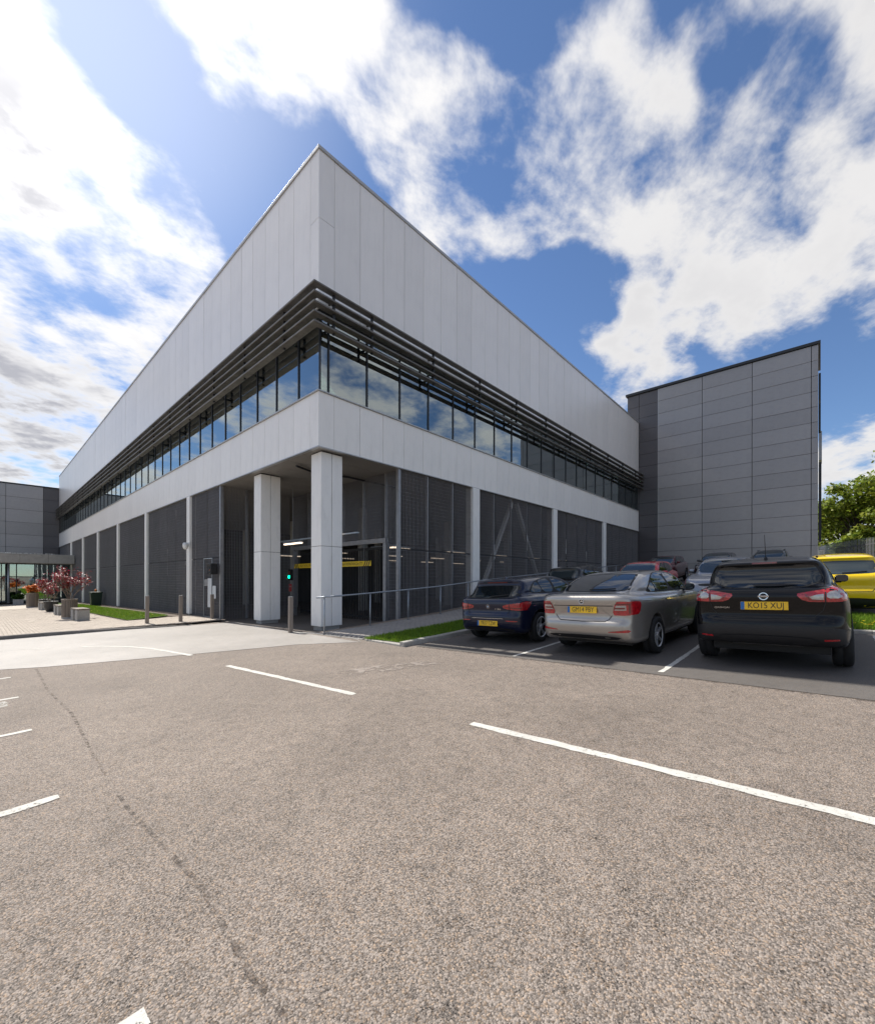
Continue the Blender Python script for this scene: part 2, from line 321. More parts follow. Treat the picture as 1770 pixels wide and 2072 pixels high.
# ------------------------------------------------------------ mesh helpers
def mk(name, verts, faces, mat, parent=None, smooth=False):
    me = bpy.data.meshes.new(name); me.from_pydata([tuple(v) for v in verts], [], faces); me.update()
    me.materials.append(MATS[mat] if isinstance(mat, str) else mat)
    if smooth:
        for p in me.polygons: p.use_smooth = True
    o = bpy.data.objects.new(name, me); C.objects.link(o)
    if parent: o.parent = parent
    return o
BOXF = [(0, 3, 2, 1), (4, 5, 6, 7), (0, 1, 5, 4), (1, 2, 6, 5), (2, 3, 7, 6), (3, 0, 4, 7)]
class MB:
    def __init__(s): s.v = []; s.f = []
    def add(s, vs, fs):
        n = len(s.v); s.v += [tuple(v) for v in vs]; s.f += [tuple(i+n for i in f) for f in fs]; return s
    def box(s, x0, x1, y0, y1, z0, z1):
        return s.add([(x0, y0, z0), (x1, y0, z0), (x1, y1, z0), (x0, y1, z0), (x0, y0, z1), (x1, y0, z1), (x1, y1, z1), (x0, y1, z1)], BOXF)
    def rbox(s, x0, x1, y0, y1, z0, z1, b):      # box with chamfered edges
        bm = bmesh.new(); bmesh.ops.create_cube(bm, size=1)
        for v in bm.verts: v.co = ((x0+x1)/2+v.co.x*(x1-x0), (y0+y1)/2+v.co.y*(y1-y0), (z0+z1)/2+v.co.z*(z1-z0))
        bmesh.ops.bevel(bm, geom=bm.edges[:], offset=b, segments=2, profile=.5, affect='EDGES')
        bm.verts.index_update(); s.add([v.co[:] for v in bm.verts], [[v.index for v in f.verts] for f in bm.faces]); bm.free(); return s
    def obb(s, c, ax, ay, az):                    # oriented box from centre and half-axes
        c, ax, ay, az = map(Vector, (c, ax, ay, az))
        vs = [c+sx*ax+sy*ay+sz*az for sz in (-1, 1) for (sx, sy) in ((-1, -1), (1, -1), (1, 1), (-1, 1))]
        return s.add(vs, BOXF)
    def tube(s, pts, r, n=8, r2=None, cap=True):
        pts = [Vector(p) for p in pts]; k = len(pts); base = len(s.v); prev = None
        for i, p in enumerate(pts):
            t = (pts[min(i+1, k-1)]-pts[max(i-1, 0)]).normalized()
            a = prev if prev is not None else (Vector((0, 0, 1)) if abs(t.z) < .9 else Vector((1, 0, 0)))
            u = (a-t*a.dot(t)).normalized(); v = t.cross(u); prev = u
            rr = r if r2 is None else r+(r2-r)*i/(k-1)
            for j in range(n):
                an = 2*math.pi*j/n; s.v.append(tuple(p+u*math.cos(an)*rr+v*math.sin(an)*rr))
        for i in range(k-1):
            for j in range(n):
                a = base+i*n+j; b = base+i*n+(j+1) % n; s.f.append((a, b, b+n, a+n))
        if cap: s.f.append(tuple(base+j for j in reversed(range(n)))); s.f.append(tuple(base+(k-1)*n+j for j in range(n)))
        return s
    def lathe(s, prof, n=24, c=(0, 0, 0), axis='z'):
        base = len(s.v); k = len(prof)
        for (r, h) in prof:
            for j in range(n):
                a = 2*math.pi*j/n; x, y = r*math.cos(a), r*math.sin(a)
                s.v.append((c[0]+x, c[1]+y, c[2]+h) if axis == 'z' else (c[0]+x, c[1]+h, c[2]+y))
        for i in range(k-1):
            for j in range(n):
                a = base+i*n+j; b = base+i*n+(j+1) % n
                s.f.append((a, b, b+n, a+n) if axis == 'z' else (a, a+n, b+n, b))
        return s
    def build(s, name, mat, parent=None, smooth=False): return mk(name, s.v, s.f, mat, parent, smooth)
def empty(name, loc=(0, 0, 0), rot=(0, 0, 0)):
    o = bpy.data.objects.new(name, None); C.objects.link(o); o.location = loc; o.rotation_euler = rot; o.empty_display_size = .3; return o
def tag(o, label, cat, group=None):
    o['label'] = label; o['category'] = cat
    if group: o['group'] = group
    return o
def struct(o): o['kind'] = 'structure'; return o
def stuff(o): o['kind'] = 'stuff'; return o
def inst(src, loc=None, rot=None, parent=None, name=None):
    o = src.copy(); C.objects.link(o)
    if loc is not None: o.location = loc
    if rot is not None: o.rotation_euler = rot
    if parent is not None: o.parent = parent
    return o
def text_mesh(s, size, width=None):
    cu = bpy.data.curves.new('t', 'FONT'); cu.body = s; cu.size = size; cu.align_x = 'CENTER'; cu.align_y = 'CENTER'; cu.resolution_u = 3
    o = bpy.data.objects.new('t', cu); C.objects.link(o)
    bpy.context.view_layer.update()
    me = bpy.data.meshes.new_from_object(o.evaluated_get(bpy.context.evaluated_depsgraph_get()))
    vs = [tuple(v.co) for v in me.vertices]; fs = [tuple(p.vertices) for p in me.polygons]
    bpy.data.objects.remove(o); bpy.data.curves.remove(cu); bpy.data.meshes.remove(me)
    if width:
        xs = [v[0] for v in vs]; k = width/(max(xs)-min(xs)); mid = (max(xs)+min(xs))/2
        vs = [((v[0]-mid)*k, v[1], v[2]) for v in vs]
    return vs, fs

# ------------------------------------------------------------ terrain height
def G(X, Y):
    X = min(max(X, -16), 36); Y = min(max(Y, -26), 62)
    if Y < 0:
        g1 = .03*X-.032*Y; g2 = .065*X-.018*(Y+1.5)+.05*min(max((X-4.7)/2.5, 0), 1)
        k = .15; h = max(k-abs(g1-g2), 0)/k
        t = min(max((X+3)/3, 0), 1)
        return g1+(max(g1, g2)-g1+h*h*k*.25)*t
    if X > 0: return -.02*Y
    return .03*X-.02*Y

def axis_pts(lo, hi, fine_lo, fine_hi, step, extra=()):
    a = list(np.arange(fine_lo, fine_hi+1e-6, step)); x = fine_hi; d = step
    while x < hi: d *= 1.35; x += d; a.append(x)
    x = fine_lo; d = step
    while x > lo: d *= 1.35; x -= d; a.append(x)
    return sorted(set([round(v, 4) for v in a]+list(extra)))
xs = axis_pts(-900, 900, -12, 28, .4, (.02, .06)); ys = axis_pts(-900, 900, -18, 46, .4, (-.02, .02))
vs = []; fs = []
for i, x in enumerate(xs):
    for j, y in enumerate(ys):
        z = G(x, y)
        if x > .04 and y > 0 and x < 31 and y < 61: z = min(z, -.02*y)-.35
        vs.append((x, y, z))
nY = len(ys)
for i in range(len(xs)-1):
    for j in range(nY-1): fs.append((i*nY+j, (i+1)*nY+j, (i+1)*nY+j+1, i*nY+j+1))
road = struct(mk('road', vs, fs, 'tarmac'))

def strip(name, A, B, n, m, off, mat, parent=None):     # ruled sheet between two polylines, laid on the terrain
    def samp(P, k):
        P = [Vector((p[0], p[1])) for p in P]; d = [0]
        for a, b in zip(P, P[1:]): d.append(d[-1]+(b-a).length)
        o = []
        for i in range(k+1):
            t = d[-1]*i/k; q = 0
            while q < len(P)-2 and d[q+1] < t: q += 1
            o.append(P[q].lerp(P[q+1], (t-d[q])/max(d[q+1]-d[q], 1e-9)))
        return o
    a = samp(A, n); b = samp(B, n); vs = []; fs = []
    for i in range(n+1):
        for j in range(m+1):
            p = a[i].lerp(b[i], j/m); vs.append((p.x, p.y, G(p.x, p.y)+off))
    for i in range(n):
        for j in range(m): fs.append((i*(m+1)+j, (i+1)*(m+1)+j, (i+1)*(m+1)+j+1, i*(m+1)+j+1))
    o = mk(name, vs, fs, mat, parent)
    me = o.data
    if me.polygons[0].normal.z < 0: me.flip_normals()
    return o
def lump(A, B, n, top, drop, name, mat):                 # raised slab between two polylines with skirt
    return strip(name, A, B, n, max(2, int(n/3)), top, mat)

# smoother driveway surfacing in front of the entrance and along the left kerb
KL = [(-13, 9.6), (-6.39, 8.09), (-3.33, 7.44), (-2.1, 6.83), (-1.2, 6.4), (-.3, 6.1), (.0, 6.0)]
struct(strip('driveway', [(-13, 3.4), (-6.55, .97), (-6.05, .53), (-3.62, -.74), (-1.64, -1.7), (-.62, -2.9)], [(-13, 9.6), (-6.39, 8.09), (-3.33, 7.44), (-2.1, 6.83), (-.9, 6.3), (.03, 6.0)], 44, 24, .006, 'tarmac_smooth'))
struct(strip('driveway', [(-.62, -2.9), (-.35, -2.4), (-.3, -1.0), (-.2, -.2)], [(-.62, -2.88), (-.25, -2.0), (.0, -.6), (.03, .0)], 6, 3, .0063, 'tarmac_smooth'))
# parking bay surface
struct(strip('parking_bay', [(-.40, -4.55), (-.42, -6), (-.5, -9), (-.60, -11.6), (-.75, -15), (-.8, -19)], [(4.75, -4.55), (4.75, -6), (4.75, -9), (4.75, -11.6), (4.75, -15), (4.75, -19)], 40, 16, .006, 'tarmac_bay'))
struct(strip('access_road', [(7.2, -2.8), (7.2, -17)], [(27, -2.8), (27, -17)], 30, 30, .006, 'tarmac_bay'))
# trench reinstatement patch in the rough tarmac
struct(strip('tarmac_patch', [(-3.0, -5.2), (-2.4, -5.35), (-1.9, -5.6), (-1.5, -5.9)], [(-3.1, -5.6), (-2.5, -5.9), (-1.9, -6.1), (-1.5, -6.3)], 12, 4, .004, 'patch_ragged'))
# dark worn seam wandering across the rough tarmac
SEAM = [(-6.06, .40), (-6.12, -2.4), (-6.07, -4.4), (-6.14, -6.3), (-6.16, -7.66), (-6.10, -8.83), (-6.14, -9.5), (-6.12, -10.2)]
struct(strip('tarmac_seam', [(x-.012-.008*math.sin(5*y), y) for x, y in SEAM], [(x+.013+.008*math.sin(4*y), y) for x, y in SEAM], 90, 3, .003, 'seam_ragged'))
struct(strip('tarmac_seam', [(-.47, -4.6), (-.57, -9), (-.86, -17)], [(-.40, -4.6), (-.5, -9), (-.78, -17)], 40, 2, .003, 'seam_ragged'))

# painted lines
def line(pts, wd, off=.0042, mat='line_paint'):            # thermoplastic line with slightly wandering edges
    P = [Vector(p) for p in pts]; A = []; B = []; rr = random.Random(int(abs(P[0].x*913+P[0].y*77))); jl = jr = 0
    ln = sum((b-a).length for a, b in zip(P, P[1:])); n = max(6, int(ln/.035)); d = [0]
    for a, b in zip(P, P[1:]): d.append(d[-1]+(b-a).length)
    Q = []
    for i in range(n+1):
        t = ln*i/n; q = 0
        while q < len(P)-2 and d[q+1] < t: q += 1
        Q.append(P[q].lerp(P[q+1], (t-d[q])/(d[q+1]-d[q])))
    for i, p in enumerate(Q):
        t = (Q[min(i+1, n)]-Q[max(i-1, 0)]).normalized(); nrm = Vector((-t.y, t.x)); jl = jl*.75+rr.gauss(0, .0032); jr = jr*.75+rr.gauss(0, .0032)
        e = min(i, n-i); tp = 1 if e > 1 else .86+.07*e
        A.append(p+nrm*(wd/2*tp+jl)); B.append(p-nrm*(wd/2*tp+jr))
    return struct(strip('road_marking', A, B, n, 2, off, mat))
line([(-3.71, -2.92), (-3.55, -6.61)], .10)
line([(-3.53, -8.5), (-3.44, -12.6)], .10)
line([(-3.70, -.94), (-3.80, .2), (-3.95, 1.25), (-4.2, 2.1), (-4.6, 2.9), (-5.0, 3.4)], .10, .0095)
line([(-5.51, 3.92), (-6.47, 4.54), (-9, 6.0)], .09, .0095, 'line_paint_worn')
for y in (-9.36, -7.02, -4.75, -2.53, -.3): line([(-11.2, y-.12), (-6.44, y)], .095)
line([(-6.62, -3.1), (-6.64, -2.7)], .12, mat='line_paint_worn')
for y in (-7.0, -9.4, -11.8, -14.2): line([(-.36, y), (4.55, y-.02)], .075, .0095)
for y in (-5.2, -7.5, -9.9, -12.2): line([(7.3, y), (12.0, y)], .075, .0095)

# ------------------------------------------------------------ kerbs: single kerb stones end to end
def kerb_run(name, label, pts, wd, top, length=.9, mat='kerb', group=None):
    root = empty(name, (pts[0][0], pts[0][1], G(*pts[0][:2]))); tag(root, label, 'kerb', group); inv = Vector(root.location)
    P = [Vector(p) for p in pts]; segs = []
    for a, b in zip(P, P[1:]):
        l = (b-a).length; n = max(1, round(l/length)); 
        for i in range(n): segs.append((a.lerp(b, i/n), a.lerp(b, (i+1)/n)))
    tot = len(segs)
    for i, (a, b) in enumerate(segs):
        t = (b-a).normalized(); nr = Vector((-t.y, t.x)); a2 = a+t*.004; b2 = b-t*.004
        tp = top(i/tot) if callable(top) else top; tq = top((i+1)/tot) if callable(top) else top
        j = random.uniform(-.004, .004); ch = min(.018, tp*.4)
        vs = []
        for p, tt in ((a2, tp), (b2, tq)):
            g = G(p.x, p.y)
            for (o, h) in ((0, -.15), (0, tt-ch), (ch, tt), (wd, tt), (wd, -.15)):
                q = p+nr*(o+j*.3); vs.append((q.x-inv.x, q.y-inv.y, g+h+j-inv.z))
        fs = [(k, k+1, k+6, k+5) for k in range(4)]+[(4, 3, 2, 1, 0), (5, 6, 7, 8, 9)]
        mk('kerb_stone', vs, [tuple(reversed(f)) for f in fs], mat, root)
    return root
kerb_run('kerb', 'dark raised kerb between the block-paved plaza and the driveway', [(-13, 9.6), (-6.39, 8.09), (-3.33, 7.44), (-2.1, 6.95), (-1.3, 6.75)], .13, lambda t: .125 if t < .72 else max(.015, .125*(1-(t-.72)/.28)), mat='kerb_dark')
kerb_run('kerb', 'pale kerb along the grass verge beside the navy hatchback', [(-.62, -4.40), (4.9, -4.55)], .14, lambda t: .10+.03*t)
kerb_run('kerb', 'flush pale kerb across the tip of the grass verge', [(-.40, -2.75), (-.62, -4.36)], .14, .05)
kerb_run('kerb', 'flush kerb line crossing the garage forecourt by the columns', [(-.45, 1.1), (-.33, -.4), (-.36, -2.6)], .12, .022)
kerb_run('kerb', 'low kerb in front of the grass strip behind the black car', [(4.75, -4.7), (4.75, -18)], .14, .08)
kerb_run('kerb', 'narrow edging between the sloping footpath and the grass verge', [(-.3, -2.72), (4.0, -2.62), (12, -2.7)], .06, .045)

# ------------------------------------------------------------ paving
def pavers(name, poly, step, off, mat, herring=False):
    (x0, x1, y0, y1, test) = poly; vs = []; fs = []
    nx = int((x1-x0)/step[0]); ny = int((y1-y0)/step[1]); gap = .006
    for j in range(ny):
        sh = (j % 2)*step[0]*.5
        for i in range(nx):
            xa = x0+i*step[0]+sh; ya = y0+j*step[1]
            if not test(xa+step[0]/2, ya+step[1]/2): continue
            xb = xa+step[0]-gap; yb = ya+step[1]-gap; h = off+random.uniform(-.0025, .0025); e = .005
            n = len(vs); g = [G(a, b) for a, b in ((xa, ya), (xb, ya), (xb, yb), (xa, yb))]
            vs += [(xa, ya, g[0]+h-.035), (xb, ya, g[1]+h-.035), (xb, yb, g[2]+h-.035), (xa, yb, g[3]+h-.035),
                   (xa+e, ya+e, g[0]+h), (xb-e, ya+e, g[1]+h), (xb-e, yb-e, g[2]+h), (xa+e, yb-e, g[3]+h)]
            fs += [(n+4, n+5, n+6, n+7), (n, n+1, n+5, n+4), (n+1, n+2, n+6, n+5), (n+2, n+3, n+7, n+6), (n+3, n, n+4, n+7)]
    return mk(name, vs, fs, mat)
def kerb_y(x):   # inner edge of the left kerb
    pts = [(-13, 9.6), (-6.39, 8.09), (-3.33, 7.44), (-2.1, 6.95), (-1.3, 6.75), (0.4, 6.7)]
    for a, b in zip(pts, pts[1:]):
        if a[0] <= x <= b[0]: return a[1]+(b[1]-a[1])*(x-a[0])/(b[0]-a[0])+.14
    return 9.7
LAWN_X0, LAWN_X1, LAWN_Y0, LAWN_Y1 = -2.55, -.80, 10.7, 44.0
plaza = struct(strip('plaza_bed', [(-13, 9.75), (-6.39, 8.24), (-3.33, 7.59), (-2.1, 7.1), (-1.3, 6.9), (-.0, 6.9)], [(-13, 60), (-6.39, 60), (-3.3, 60), (-2.1, 60), (-1.3, 60), (-.0, 60)], 34, 60, .068, 'gravel'))
pv = pavers('plaza_paving', (-7.4, -.02, 6.9, 34.0, lambda x, y: y > kerb_y(x)+.05 and x < -.16 and not (x > LAWN_X0-.12 and y > LAWN_Y0-.08)), (.205, .105), .108, 'paver_warm')
pv.parent = plaza; stuff(pv)
struct(strip('plaza_far', [(-30, 34), (-2.6, 34)], [(-30, 60), (-2.6, 60)], 20, 20, .108, 'paver_warm'))
path = struct(strip('footpath_bed', [(-.3, -2.66), (26, -2.66)], [(-.25, -.1), (26, -.1)], 60, 6, .012, 'gravel'))
pv = pavers('footpath_paving', (-.3, 14.0, -2.62, -.15, lambda x, y: y < -.62 and x < 13.7), (.205, .105), .045, 'paver_grey'); pv.parent = path; stuff(pv)
struct(strip('soil_strip', [(LAWN_X1+.02, 9.6), (LAWN_X1+.02, 60)], [(-.02, 9.6), (-.02, 60)], 60, 4, .095, 'soil'))

# ------------------------------------------------------------ grass
def grass(name, label, base_o, area, dens, hgt, seed, off, flowers=0):
    r = np.random.default_rng(seed); x0, x1, y0, y1, test = area
    n = int((x1-x0)*(y1-y0)*dens); X = r.uniform(x0, x1, n); Y = r.uniform(y0, y1, n); vs = []; fs = []
    for x, y in zip(X, Y):
        if not test(x, y): continue
        a = r.uniform(0, 6.28); hh = hgt*r.uniform(.55, 1.25); wd = r.uniform(.004, .008); lean = r.uniform(0, .5)*hh; b = r.uniform(0, 6.28)
        g = G(x, y)+off-.01; k = len(vs); dx, dy = math.cos(a)*wd, math.sin(a)*wd
        vs += [(x-dx, y-dy, g), (x+dx, y+dy, g), (x+lean*math.cos(b), y+lean*math.sin(b), g+hh)]; fs.append((k, k+1, k+2))
    o = mk(name, vs, fs, 'grass'); stuff(o); tag(o, label, 'grass')
    return o
bed = struct(strip('lawn_bed', [(LAWN_X0, LAWN_Y0), (LAWN_X0, LAWN_Y1)], [(LAWN_X1, LAWN_Y0+.9), (LAWN_X1, LAWN_Y1)], 50, 6, .125, 'lawn_soil'))
grass('lawn_grass', 'bright green lawn beside the planters and the grey mesh wall', bed, (LAWN_X0, LAWN_X1, LAWN_Y0, 36, lambda x, y: y > LAWN_Y0+.9*(x-LAWN_X0)/1.75), 900, .07, 3, .125)
vb = struct(strip('verge_bed', [(-.42, -2.85), (0, -2.79), (12, -2.79)], [(-.47, -4.2), (0, -4.26), (12, -4.4)], 50, 8, .06, 'lawn_soil'))
grass('verge_grass', 'sloping grass verge between footpath and navy hatchback', vb, (-.45, 7, -4.4, -2.78, lambda x, y: True), 2600, .075, 4, .06)
sb = struct(strip('strip_bed', [(4.9, -4.6), (4.9, -18)], [(7.15, -4.6), (7.15, -18)], 40, 10, .07, 'lawn_soil'))
grass('strip_grass', 'grass strip with yellow flowers in front of the yellow car', sb, (4.9, 7.15, -14.5, -8.0, lambda x, y: True), 2600, .11, 5, .07)
r = np.random.default_rng(12)
def flowers(name, label, pts, rad, hh, off):
    mb = MB()
    for x, y in pts:
        g = G(x, y)+off+hh*r.uniform(.8, 1.3)
        for k in range(6):
            a = k*1.047+r.uniform(0, .5); mb.add([(x, y, g), (x+rad*math.cos(a), y+rad*math.sin(a), g+.008), (x+rad*math.cos(a+.7), y+rad*math.sin(a+.7), g+.008)], [(0, 1, 2)])
    o = mb.build(name, 'petal'); tag(o, label, 'flowers'); stuff(o)
flowers('yellow_flowers', 'yellow flowers along the kerb of the grass strip', [(4.9+abs(r.normal(0, .25)), r.uniform(-13, -10.6)) for _ in range(60)], .028, .10, .07)
flowers('dandelions', 'scattered yellow dandelions in the lawn by the planters', [(r.uniform(-2.4, -.95), r.uniform(11.6, 26)) for _ in range(38)], .03, .07, .125)
# ------------------------------------------------------------ main office building
Z_TOP, Z_UB, Z_SILL, Z_LB = 14.54, 9.72, 7.27, 5.58      # parapet, upper band bottom, window sill, lower band bottom
LX, LY = 29.8, 60.0
B = empty('office_building', (0, 0, 0)); tag(B, 'large white clad office building with louvred window band over an open mesh garage', 'building')
# backing walls (behind the panels)
mb = MB()
mb.box(.06, LX, .06, .3, Z_UB+.02, Z_TOP-.02); mb.box(.06, .3, .3, LY, Z_UB+.02, Z_TOP-.02)
mb.box(.06, LX, .06, .3, Z_LB+.02, Z_SILL-.03); mb.box(.06, .3, .3, LY, Z_LB+.02, Z_SILL-.03)
mb.build('backing_wall', 'backing', B)
MB().box(.3, LX, .3, LY, Z_TOP-.5, Z_TOP-.3).build('roof', 'concrete', B)
# cladding panels: one mesh per size, shared
GAP = .012
def panel_mesh(name, wd, h, t=.045, b=.006):
    m = MB().rbox(0, wd, -t/2, t/2, 0, h, b); me = bpy.data.meshes.new(name); me.from_pydata(m.v, [], m.f); me.update(); return me
def put_panel(me, mat, loc, rz, parent, nm='panel', jit=.0012):
    o = bpy.data.objects.new(nm, me); C.objects.link(o)
    if not me.materials: me.materials.append(MATS[mat])
    o.location = loc; o.rotation_euler = (random.uniform(-jit, jit), 0, rz+random.uniform(-jit, jit)); o.parent = parent; return o
up_h = Z_TOP-.09-Z_UB; lo_h = Z_SILL-.05-Z_LB
pr = .98; pl = 1.0
meU = panel_mesh('panel', pr-GAP, up_h); meL = panel_mesh('panel', pr-GAP, lo_h)
meU2 = panel_mesh('panel', pl-GAP, up_h); meL2 = panel_mesh('panel', pl-GAP, lo_h)
x = .55
while x+pr < LX+.01: put_panel(meU, 'panel_white', (x, .0225, Z_UB), 0, B); put_panel(meL, 'panel_low', (x, .0225, Z_LB), 0, B); x += pr
if LX-x > .1:
    put_panel(panel_mesh('panel', LX-x-GAP, up_h), 'panel_white', (x, .0225, Z_UB), 0, B); put_panel(panel_mesh('panel', LX-x-GAP, lo_h), 'panel_low', (x, .0225, Z_LB), 0, B)
y = .48
while y+pl < LY+.01: put_panel(meU2, 'panel_white', (.0225, y+pl-GAP, Z_UB), -R(90), B); put_panel(meL2, 'panel_low', (.0225, y+pl-GAP, Z_LB), -R(90), B); y += pl
put_panel(panel_mesh('panel', LY-y-GAP, up_h), 'panel_white', (.0225, LY-GAP, Z_UB), -R(90), B); put_panel(panel_mesh('panel', LY-y-GAP, lo_h), 'panel_low', (.0225, LY-GAP, Z_LB), -R(90), B)
# L-shaped corner panels, the upper one in two lengths
def corner(z0, z1, mat):
    t = .045; b = [(0, 0), (.55-GAP, 0), (.55-GAP, t), (t, t), (t, .48-GAP), (0, .48-GAP)]
    vs = [(x, y, z0) for x, y in b]+[(x, y, z1) for x, y in b]; n = 6
    mk('corner_panel', vs, [(i, (i+1) % n, (i+1) % n+n, i+n) for i in range(n)]+[(5, 4, 3, 0), (3, 2, 1, 0), (6, 9, 10, 11), (6, 7, 8, 9)], mat, B)
corner(Z_UB, 12.41, 'panel_white'); corner(12.422, Z_UB+up_h, 'panel_white'); corner(Z_LB, Z_LB+lo_h, 'panel_low')
# parapet coping in lengths
def coping_run(axis, n, ln):
    for i in range(n):
        a = -.035 if i == 0 else i*ln+.003; b = (i+1)*ln
        if axis == 'x': MB().rbox(a, b, -.035, .34, Z_TOP-.085, Z_TOP+.02, .008).build('coping', 'coping_metal', B)
        else: MB().rbox(-.035, .34, max(a, .345), b, Z_TOP-.085, Z_TOP+.02, .008).build('coping', 'coping_metal', B)
coping_run('x', 10, LX/10); coping_run('y', 20, LY/20)
# sills
MB().box(-.05, LX, -.05, .12, Z_SILL-.045, Z_SILL-.01).build('sill', 'coping_metal', B)
MB().box(-.05, .12, .125, LY, Z_SILL-.045, Z_SILL-.01).build('sill', 'coping_metal', B)
# drip edge under the lower band
MB().box(-.03, LX, -.03, .09, Z_LB-.03, Z_LB-.002).build('drip_edge', 'coping_metal', B)
MB().box(-.03, .09, .095, LY, Z_LB-.03, Z_LB-.002).build('drip_edge', 'coping_metal', B)
# glazing band
GZ = .10; wh = Z_UB-Z_SILL-.02
mx_ = [.40+1.475*k for k in range(20)]+[LX-.02]; my_ = [1.32+1.48*k for k in range(40)]
def pane(axis, a, b):
    if axis == 'x': MB().box(a+.03, b-.03, GZ, GZ+.02, Z_SILL+.03, Z_UB-.03).build('window_pane', 'glazing', B)
    else: MB().box(GZ, GZ+.02, a+.03, b-.03, Z_SILL+.03, Z_UB-.03).build('window_pane', 'glazing', B)
pa = .10
for q in mx_: pane('x', pa, q); pa = q
pa = .10
for q in my_: pane('y', pa, q); pa = q
mm = bpy.data.meshes.new('mullion'); q = MB().box(-.028, .028, GZ-.03, GZ+.05, 0, wh); mm.from_pydata(q.v, [], q.f); mm.materials.append(MATS['mull'])
mi = bpy.data.meshes.new('mullion_fin'); q = MB().box(-.04, .04, GZ+.052, GZ+.30, 0, wh); mi.from_pydata(q.v, [], q.f); mi.materials.append(MATS['mull_in'])
def mul(loc, rz):
    for me in (mm, mi):
        o = bpy.data.objects.new(me.name.split('.')[0], me); C.objects.link(o); o.location = loc; o.rotation_euler = (0, 0, rz); o.parent = B
for q in mx_: mul((q, 0, Z_SILL), 0)
mmY = bpy.data.meshes.new('mullion'); q = MB().box(GZ-.03, GZ+.05, -.028, .028, 0, wh); mmY.from_pydata(q.v, [], q.f); mmY.materials.append(MATS['mull'])
miY = bpy.data.meshes.new('mullion_fin'); q = MB().box(GZ+.052, GZ+.30, -.04, .04, 0, wh); miY.from_pydata(q.v, [], q.f); miY.materials.append(MATS['mull_in'])
for q in my_:
    for me in (mmY, miY):
        o = bpy.data.objects.new(me.name.split('.')[0], me); C.objects.link(o); o.location = (0, q, Z_SILL); o.parent = B
MB().box(GZ-.02, GZ+.03, GZ-.02, GZ+.03, Z_SILL, Z_UB).build('corner_mullion', 'mull', B)
for (a, b) in ((Z_SILL-.008, Z_SILL+.05), (Z_UB-.05, Z_UB-.001)):
    MB().box(GZ-.04, LX, GZ-.03, GZ+.045, a, b).build('window_rail', 'mull', B); MB().box(GZ-.03, GZ+.045, GZ+.05, LY, a, b).build('window_rail', 'mull', B)
# office interior behind the glass
MB().box(.31, LX, .31, LY, 6.95, 7.12).build('floor_slab', 'interior', B)
MB().box(.31, LX, .31, LY, Z_UB+.15, Z_UB+.25).build('office_ceiling', 'interior', B)
MB().box(9, LX, 9, 9.15, 7.12, Z_UB+.14).build('partition', 'interior', B)
MB().box(8.5, 8.65, 9.2, LY, 7.12, Z_UB+.14).build('partition', 'interior_dark', B)
for k in range(4): MB().box(1.6+7.35*k-.25, 1.6+7.35*k+.25, 1.2, 1.7, 7.12, Z_UB+.14).build('inner_column', 'white_paint', B)
for k in range(7): MB().box(1.2, 1.7, 4.4+7.6*k-.25, 4.4+7.6*k+.25, 7.12, Z_UB+.14).build('inner_column', 'white_paint', B)
for k in range(9):
    MB().box(2.4+3*k, 3.9+3*k, 2.6, 2.72, Z_UB+.05, Z_UB+.13).build('office_light', 'office_lit', B)
    MB().box(2.4+3*k, 3.9+3*k, 5.6, 5.72, Z_UB+.05, Z_UB+.13).build('office_light', 'office_lit', B)
for k in range(6): MB().box(4.0+3.6*k, 5.6+3.6*k, 1.4, 2.1, 7.13, 7.85).build('desk', 'interior', B)
# louvre blades, mitred at the corner
P0 = .40; BD = .235
for i in range(5):
    z = 10.16-.285*i
    for ax in ('y', 'x'):
        ln = (LY-.4) if ax == 'y' else (LX+.75)
        prof = [(-P0, z), (-P0+.01, z+.012), (-P0+BD, z-.005), (-P0+BD, z-.035), (-P0+.02, z-.05), (-P0, z-.04)]   # outer edge high, tilting in
        vs = []
        for (p, zz_) in prof:
            vs.append((p, p, zz_))
        for (p, zz_) in prof: vs.append((p, ln, zz_) if ax == 'y' else (ln, p, zz_))
        n = len(prof); fs = [(k, (k+1) % n, (k+1) % n+n, k+n) for k in range(n)]+[tuple(reversed(range(n))), tuple(range(n, 2*n))]
        if ax == 'y': fs = [tuple(reversed(f)) for f in fs]
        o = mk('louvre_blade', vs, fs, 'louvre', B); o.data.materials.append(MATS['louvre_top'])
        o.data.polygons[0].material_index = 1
def bracket(ax, t):
    mb = MB(); a, b, c, d = -P0+.05, -P0+BD-.02, t-.03, t+.03
    if ax == 'x': mb.box(c, d, a+.06, a+.13, 8.93, 10.14)
    else: mb.box(a+.06, a+.13, c, d, 8.93, 10.14)
    for z in (9.2, 9.95):
        mb.box(c+.005, d-.005, a+.14, GZ-.03, z-.03, z+.03) if ax == 'x' else mb.box(a+.14, GZ-.03, c+.005, d-.005, z-.03, z+.03)
    mb.build('louvre_bracket', 'black_trim', B)
bracket('x', .35)
for k in range(10): bracket('x', 1.8+2.93*k)
for k in range(20): bracket('y', 1.6+2.96*k)
